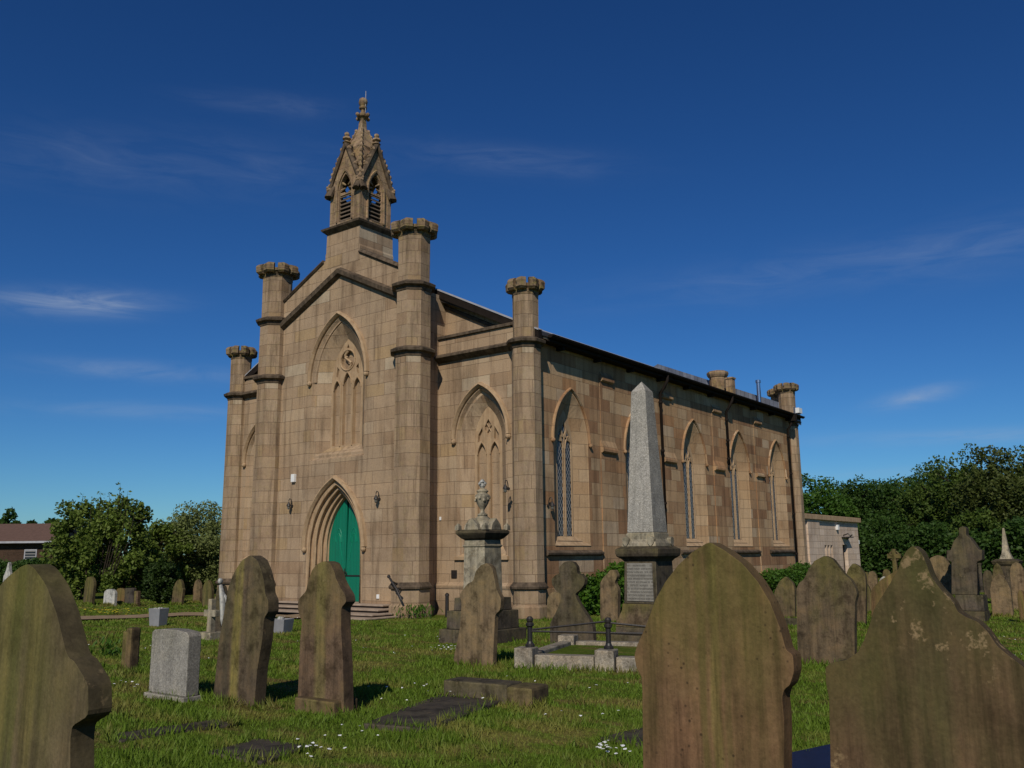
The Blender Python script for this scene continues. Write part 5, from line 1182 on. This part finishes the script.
# left group
ttree(82, 37, 499, 72, 'shrub', 'loose leafy shrub tree at the left with twigs standing up against the sky', n=10000, leaf=.17, clumps=90, tight=.22, z0=.0)
ttree(125, 36, 498, 74, 'shrub', 'dense shrub tree in the middle of the left-hand bushes', n=12000, leaf=.17, clumps=90, tight=.24, z0=.0)
ttree(196, 42, 500, 92, 'willow', 'soft pale green willow-like tree against the church corner', n=26000, leaf=.13, clumps=130, tight=.30, z0=-.4)
ttree(158, 40, 517, 60, 'shrub', 'dark bush in the gap between the left shrubs and the willow-like tree', n=9000, leaf=.17, z0=-.2, clumps=70, tight=.28)
P = gp(160, 603); tree(P.x, P.y, zat(P, 557), .68, 'conifer', 'round clipped conifer bush beside the mossy leaning stone', n=7000, leaf=.10, z0=-.1, clumps=120, tight=.24, trunk=False, name='conifer_bush', cat='bush')
# thin shoots standing out of the shrub tops
def shoots(px, depth, ys, label):
    p = dir_pt(px, depth); t = tag(empty('leafy_shoots', (p.x, p.y, 0)), label, 'shrub'); C_ = []; mb = MB()
    for dx, yt in ys:
        h = zat(p, yt); x = dx/(FPX/depth); lean = random.uniform(-.2, .2)
        pts = [(x*.5, 0, 1.0), (x*.85, .1, h*.6), (x+lean*.3, .1, h*.85), (x+lean*.5, .1, h)]; mb.tube(pts, [.03, .02, .012, .004], 5)
        for k_ in range(70):
            u = random.uniform(.45, 1); q = Vector(pts[1]).lerp(Vector(pts[3]), (u-.45)/.55); C_.append((q.x+random.gauss(0, .13*(1.25-u)+.04), q.y+random.gauss(0, .1), q.z+random.gauss(0, .05)))
    mb.build('stems', BARK, t); leaves_mesh('foliage', np.array(C_), .13, LEAF['shrub'], t)
shoots(100, 35.6, [(-48, 492), (-40, 497), (-30, 496), (-14, 491), (-8, 500), (4, 493), (16, 498), (24, 484), (30, 496), (40, 493), (48, 503), (55, 505)], 'thin leafy shoots standing up from the left shrubs')
a_, b2 = dir_pt(-70, 44), dir_pt(215, 44)
hedge((a_.x, a_.y), (b2.x, b2.y), 1.6, 2.0, 'dark', 'long dark hedge behind the left-hand gravestones', 30000, .16)
# distant tree line and house on the left
for px, dp, yt, wp, lb in ((8, 95, 511, 40, 'far tree above the house roof at the left edge'), (38, 98, 515, 46, 'far low tree beyond the right end of the house roof'), (-30, 95, 505, 50, 'far tree beyond the left edge of the house')):
    ttree(px, dp, yt, wp, 'dark', lb, n=3000, leaf=.5, z0=1, group='far trees behind the house')
hp = dir_pt(20, 64); HS = tag(empty('brick_house', (hp.x, hp.y, 0), YAW), 'low brick house with a long brown tiled roof at the left edge', 'house')
zr_, ze_ = zat(hp, 522), zat(hp, 541)
brk = m_ashlar('house_brick', [(0, (.05, .03, .02)), (.5, (.065, .038, .025))], bw=.22, rh=.075, grime=.2)  # shade on the house wall is put into this darkened brick colour
mb = MB(); mb.box(-9, 2.4, 0, 6, -.3, ze_); mb.build('wall', brk, HS)
tile = m_plain('brown_roof_tile', (.10, .060, .045), (.14, .085, .065), 5, .85, .2, .4)
mb = MB(); mb.loft([[(-9.3, -.5, ze_-.05), (-9.3, 3, zr_), (-9.3, 6.5, ze_-.05)], [(2.7, -.5, ze_-.05), (2.7, 3, zr_), (2.7, 6.5, ze_-.05)]], cap0=True, cap1=True); mb.build('roof', tile, HS)
mb = MB(); mb.box(-9.3, 2.7, -.56, -.5, ze_-.16, ze_-.02); mb.build('fascia', M['lead'], HS)
for x in (-6.5, -3.2, .3):
    mb = MB(); mb.box(x, x+.9, -.03, .02, ze_-1.5, ze_-.6); wn = mb.build('window', M['lead'], HS)
    mb = MB(); mb.box(x+.08, x+.82, -.045, -.03, ze_-1.42, ze_-.68); mb.build('pane', M['glass'], wn)

# plants at the foot of the turret, daisies, yellow flowers
def flowers(name, label, spots, m, r, hgt_=.07):
    mb = MB()
    for x, y in spots:
        z = max(hgt(x, y), 0)+random.uniform(.04, .04+hgt_); mb.poly([(x+r*math.cos(a)*random.uniform(.8, 1.1), y+r*math.sin(a), z+random.uniform(-.006, .006)) for a in np.linspace(0, 2*math.pi, 6, endpoint=False)])
    o = mb.build(name, m, None); tag(o, label, 'flowers', kind='stuff')
sp_ = []
for (px, py), n_, s_ in (((310, 757), 12, .12), ((611, 757), 22, .08), ((448, 652), 26, .16), ((350, 742), 6, .2), ((412, 690), 6, .2), ((585, 720), 5, .2), ((395, 640), 14, .9), ((345, 655), 10, .8), ((110, 650), 16, .5), ((130, 690), 12, .3), ((990, 642), 14, .25), ((1010, 660), 12, .15), ((300, 620), 12, .5), ((470, 640), 8, .4), ((440, 700), 10, .4), ((230, 640), 10, 1.0), ((600, 690), 8, 1.0)):
    P = gp(px, py)
    for _ in range(n_): sp_.append((P.x+random.gauss(0, s_), P.y+random.gauss(0, s_)))
flowers('daisies', 'tiny white daisies scattered in the grass', sp_, M['white'], .017)
P = gp(112, 614); flowers('dandelions', 'patch of yellow flowers beside the path on the left', [(P.x+random.gauss(0, .9), P.y+random.gauss(0, .35)) for _ in range(90)], m_plain('yellow_petal', (.55, .45, .02), (.65, .55, .03), 4, .7, .2, 0), .035, .12)
def tuft(px, py, label, n, s, h, kind):
    P = gp(px, py); t = tag(empty('plant', (P.x, P.y, 0)), label, 'plant')
    C_ = np.stack([rng.normal(0, s, n), rng.normal(0, s*.7, n), rng.uniform(.02, h, n)], 1); leaves_mesh('foliage', C_, .12, LEAF[kind], t, .35, 1.5)
tuft(414, 617, 'leafy green plant at the foot of the near tall turret', 260, .3, .32, 'ivy'); tuft(290, 607, 'weeds growing at the foot of the facade left of the steps', 260, .5, .3, 'dark')
tuft(110, 655, 'leafy weed clump left of the short stump', 120, .18, .25, 'bright'); tuft(740, 640, 'weeds behind the big red-brown stone', 100, .3, .2, 'bright')

# ---- grass blades
def grass():
    n = 330000
    azc = math.atan2(FW.x, FW.y)
    az_ = azc+rng.uniform(R(-40), R(42), n); d = np.exp(rng.uniform(math.log(4.2), math.log(40), n))
    x = CX+d*np.sin(az_); y = CY+d*np.cos(az_)
    keep = ~((np.abs(x) < 6.75) & (y > -0.1))
    keep &= ~((x > -2.7) & (x < 3.35) & (y > -1.82) & (y < 0))
    keep &= ~((np.abs(x) < 7.1) & (y > 0.6)) & (y < 30)
    for cx, cy, a, b_, r in SLABS:
        dx, dy = x-cx, y-cy; u = dx*math.cos(r)+dy*math.sin(r); v = -dx*math.sin(r)+dy*math.cos(r)
        wob = .07+.05*np.sin(u*9+cx)*np.sin(v*7+cy); ins = (np.abs(u) < a-wob) & (np.abs(v) < b_-wob); keep &= ~ins
    for i in range(0, len(PATHPTS)-1):
        p, q = np.array(PATHPTS[i]), np.array(PATHPTS[i+1]); e = q-p; L2 = e@e
        t = np.clip(((x-p[0])*e[0]+(y-p[1])*e[1])/L2, 0, 1); keep &= np.hypot(x-p[0]-t*e[0], y-p[1]-t*e[1]) > .62
    x, y, d = x[keep], y[keep], d[keep]
    ex, ey, long_ = [], [], []
    for bx, by, hw in BASES+[(g0.location.x, g0.location.y+.08, .38), (g1.location.x, g1.location.y, .16), (U.location.x, U.location.y, .55), (OB.location.x, OB.location.y, .5)]:
        m_ = int(420*hw+60); side = rng.choice([-1, 1], m_)
        ex.append(bx+rng.uniform(-hw-.06, hw+.06, m_)); ey.append(by+np.where(side < 0, -.02-np.abs(rng.normal(0, .035, m_)), .14+np.abs(rng.normal(0, .05, m_)))-(.5*(hw > .5)*(side < 0)*0))
    for cx, cy, a, b_, r in SLABS:
        m_ = int(500*(a+b_)); t_ = rng.uniform(0, 1, m_); w_ = rng.integers(0, 4, m_); e_ = rng.normal(0, .03, m_)
        u = np.where(w_ < 2, (t_*2-1)*a, np.where(w_ == 2, -a, a)+e_); v = np.where(w_ < 2, np.where(w_ == 0, -b_, b_)+e_, (t_*2-1)*b_)
        ex.append(cx+u*math.cos(r)-v*math.sin(r)); ey.append(cy+u*math.sin(r)+v*math.cos(r))
    # scattered unmown tufts
    for _ in range(420):
        a0 = azc+random.uniform(R(-36), R(38)); d0 = math.exp(random.uniform(math.log(5.5), math.log(22))); tx, ty = CX+d0*math.sin(a0), CY+d0*math.cos(a0)
        if abs(tx) < 7.2 and ty > -.3 or in_slab(tx, ty, .1) or (-2.8 < tx < 3.4 and -1.9 < ty): continue
        ex.append(tx+rng.normal(0, .05, 26)); ey.append(ty+rng.normal(0, .05, 26))
    ex, ey = np.concatenate(ex), np.concatenate(ey); nl = len(ex)
    x = np.concatenate([x, ex]); y = np.concatenate([y, ey]); d = np.concatenate([d, np.hypot(ex-CX, ey-CY)]); n = len(x)
    z = np.array([hgt(a, b_) for a, b_ in zip(x, y)])
    patch = np.array([noise.noise((a*.9, b_*.9, 7)) for a, b_ in zip(x, y)])
    h = np.clip(.036+.045*patch, .018, .10)*rng.uniform(.6, 1.6, n)
    h[-nl:] = rng.uniform(.05, .14, nl)
    wd = .0016*d*rng.uniform(.6, 1.2, n)*.55+.002
    a = rng.uniform(0, 2*math.pi, n); lean = rng.uniform(.1, 1.0, n)*h; la = rng.uniform(0, 2*math.pi, n)
    v = np.empty((n, 3, 3))
    v[:, 0] = np.stack([x-np.cos(a)*wd, y-np.sin(a)*wd, z-.01], 1); v[:, 1] = np.stack([x+np.cos(a)*wd, y+np.sin(a)*wd, z-.01], 1)
    v[:, 2] = np.stack([x+np.cos(la)*lean, y+np.sin(la)*lean, z+h], 1)
    me = bpy.data.meshes.new('grass'); me.vertices.add(n*3); me.vertices.foreach_set('co', v.reshape(-1)); me.loops.add(n*3); me.loops.foreach_set('vertex_index', np.arange(n*3, dtype=np.int32))
    me.polygons.add(n); me.polygons.foreach_set('loop_start', np.arange(0, n*3, 3, dtype=np.int32)); me.update(calc_edges=True)
    m, k, b = mat('grass_blades'); g = k.node('ShaderNodeNewGeometry'); pos = g.outputs['Position']
    c, fine, big = turf_nodes(k, k.vmul(pos, (1, 1, 0)), (.105, .185, .013), (.15, .23, .022), (.27, .225, .06), (.20, .13, .055))
    c = k.mix(k.math('MULTIPLY', g.outputs['Random Per Island'], .35), c, (.12, .15, .03))
    k.put(b.inputs['Base Color'], c); b.inputs['Roughness'].default_value = .6; b.inputs['Specular IOR Level'].default_value = .2
    tr = k.node('ShaderNodeBsdfTranslucent', {'Color': c}); mx = k.node('ShaderNodeMixShader', {0: .3, 1: b.outputs[0], 2: tr.outputs[0]}); k.l.new(mx.outputs[0], k.n['Material Output'].inputs['Surface'])
    me.materials.append(m); o = bpy.data.objects.new('grass', me); col.objects.link(o); tag(o, 'short rough grass growing all over the churchyard', 'grass', kind='stuff')
grass()
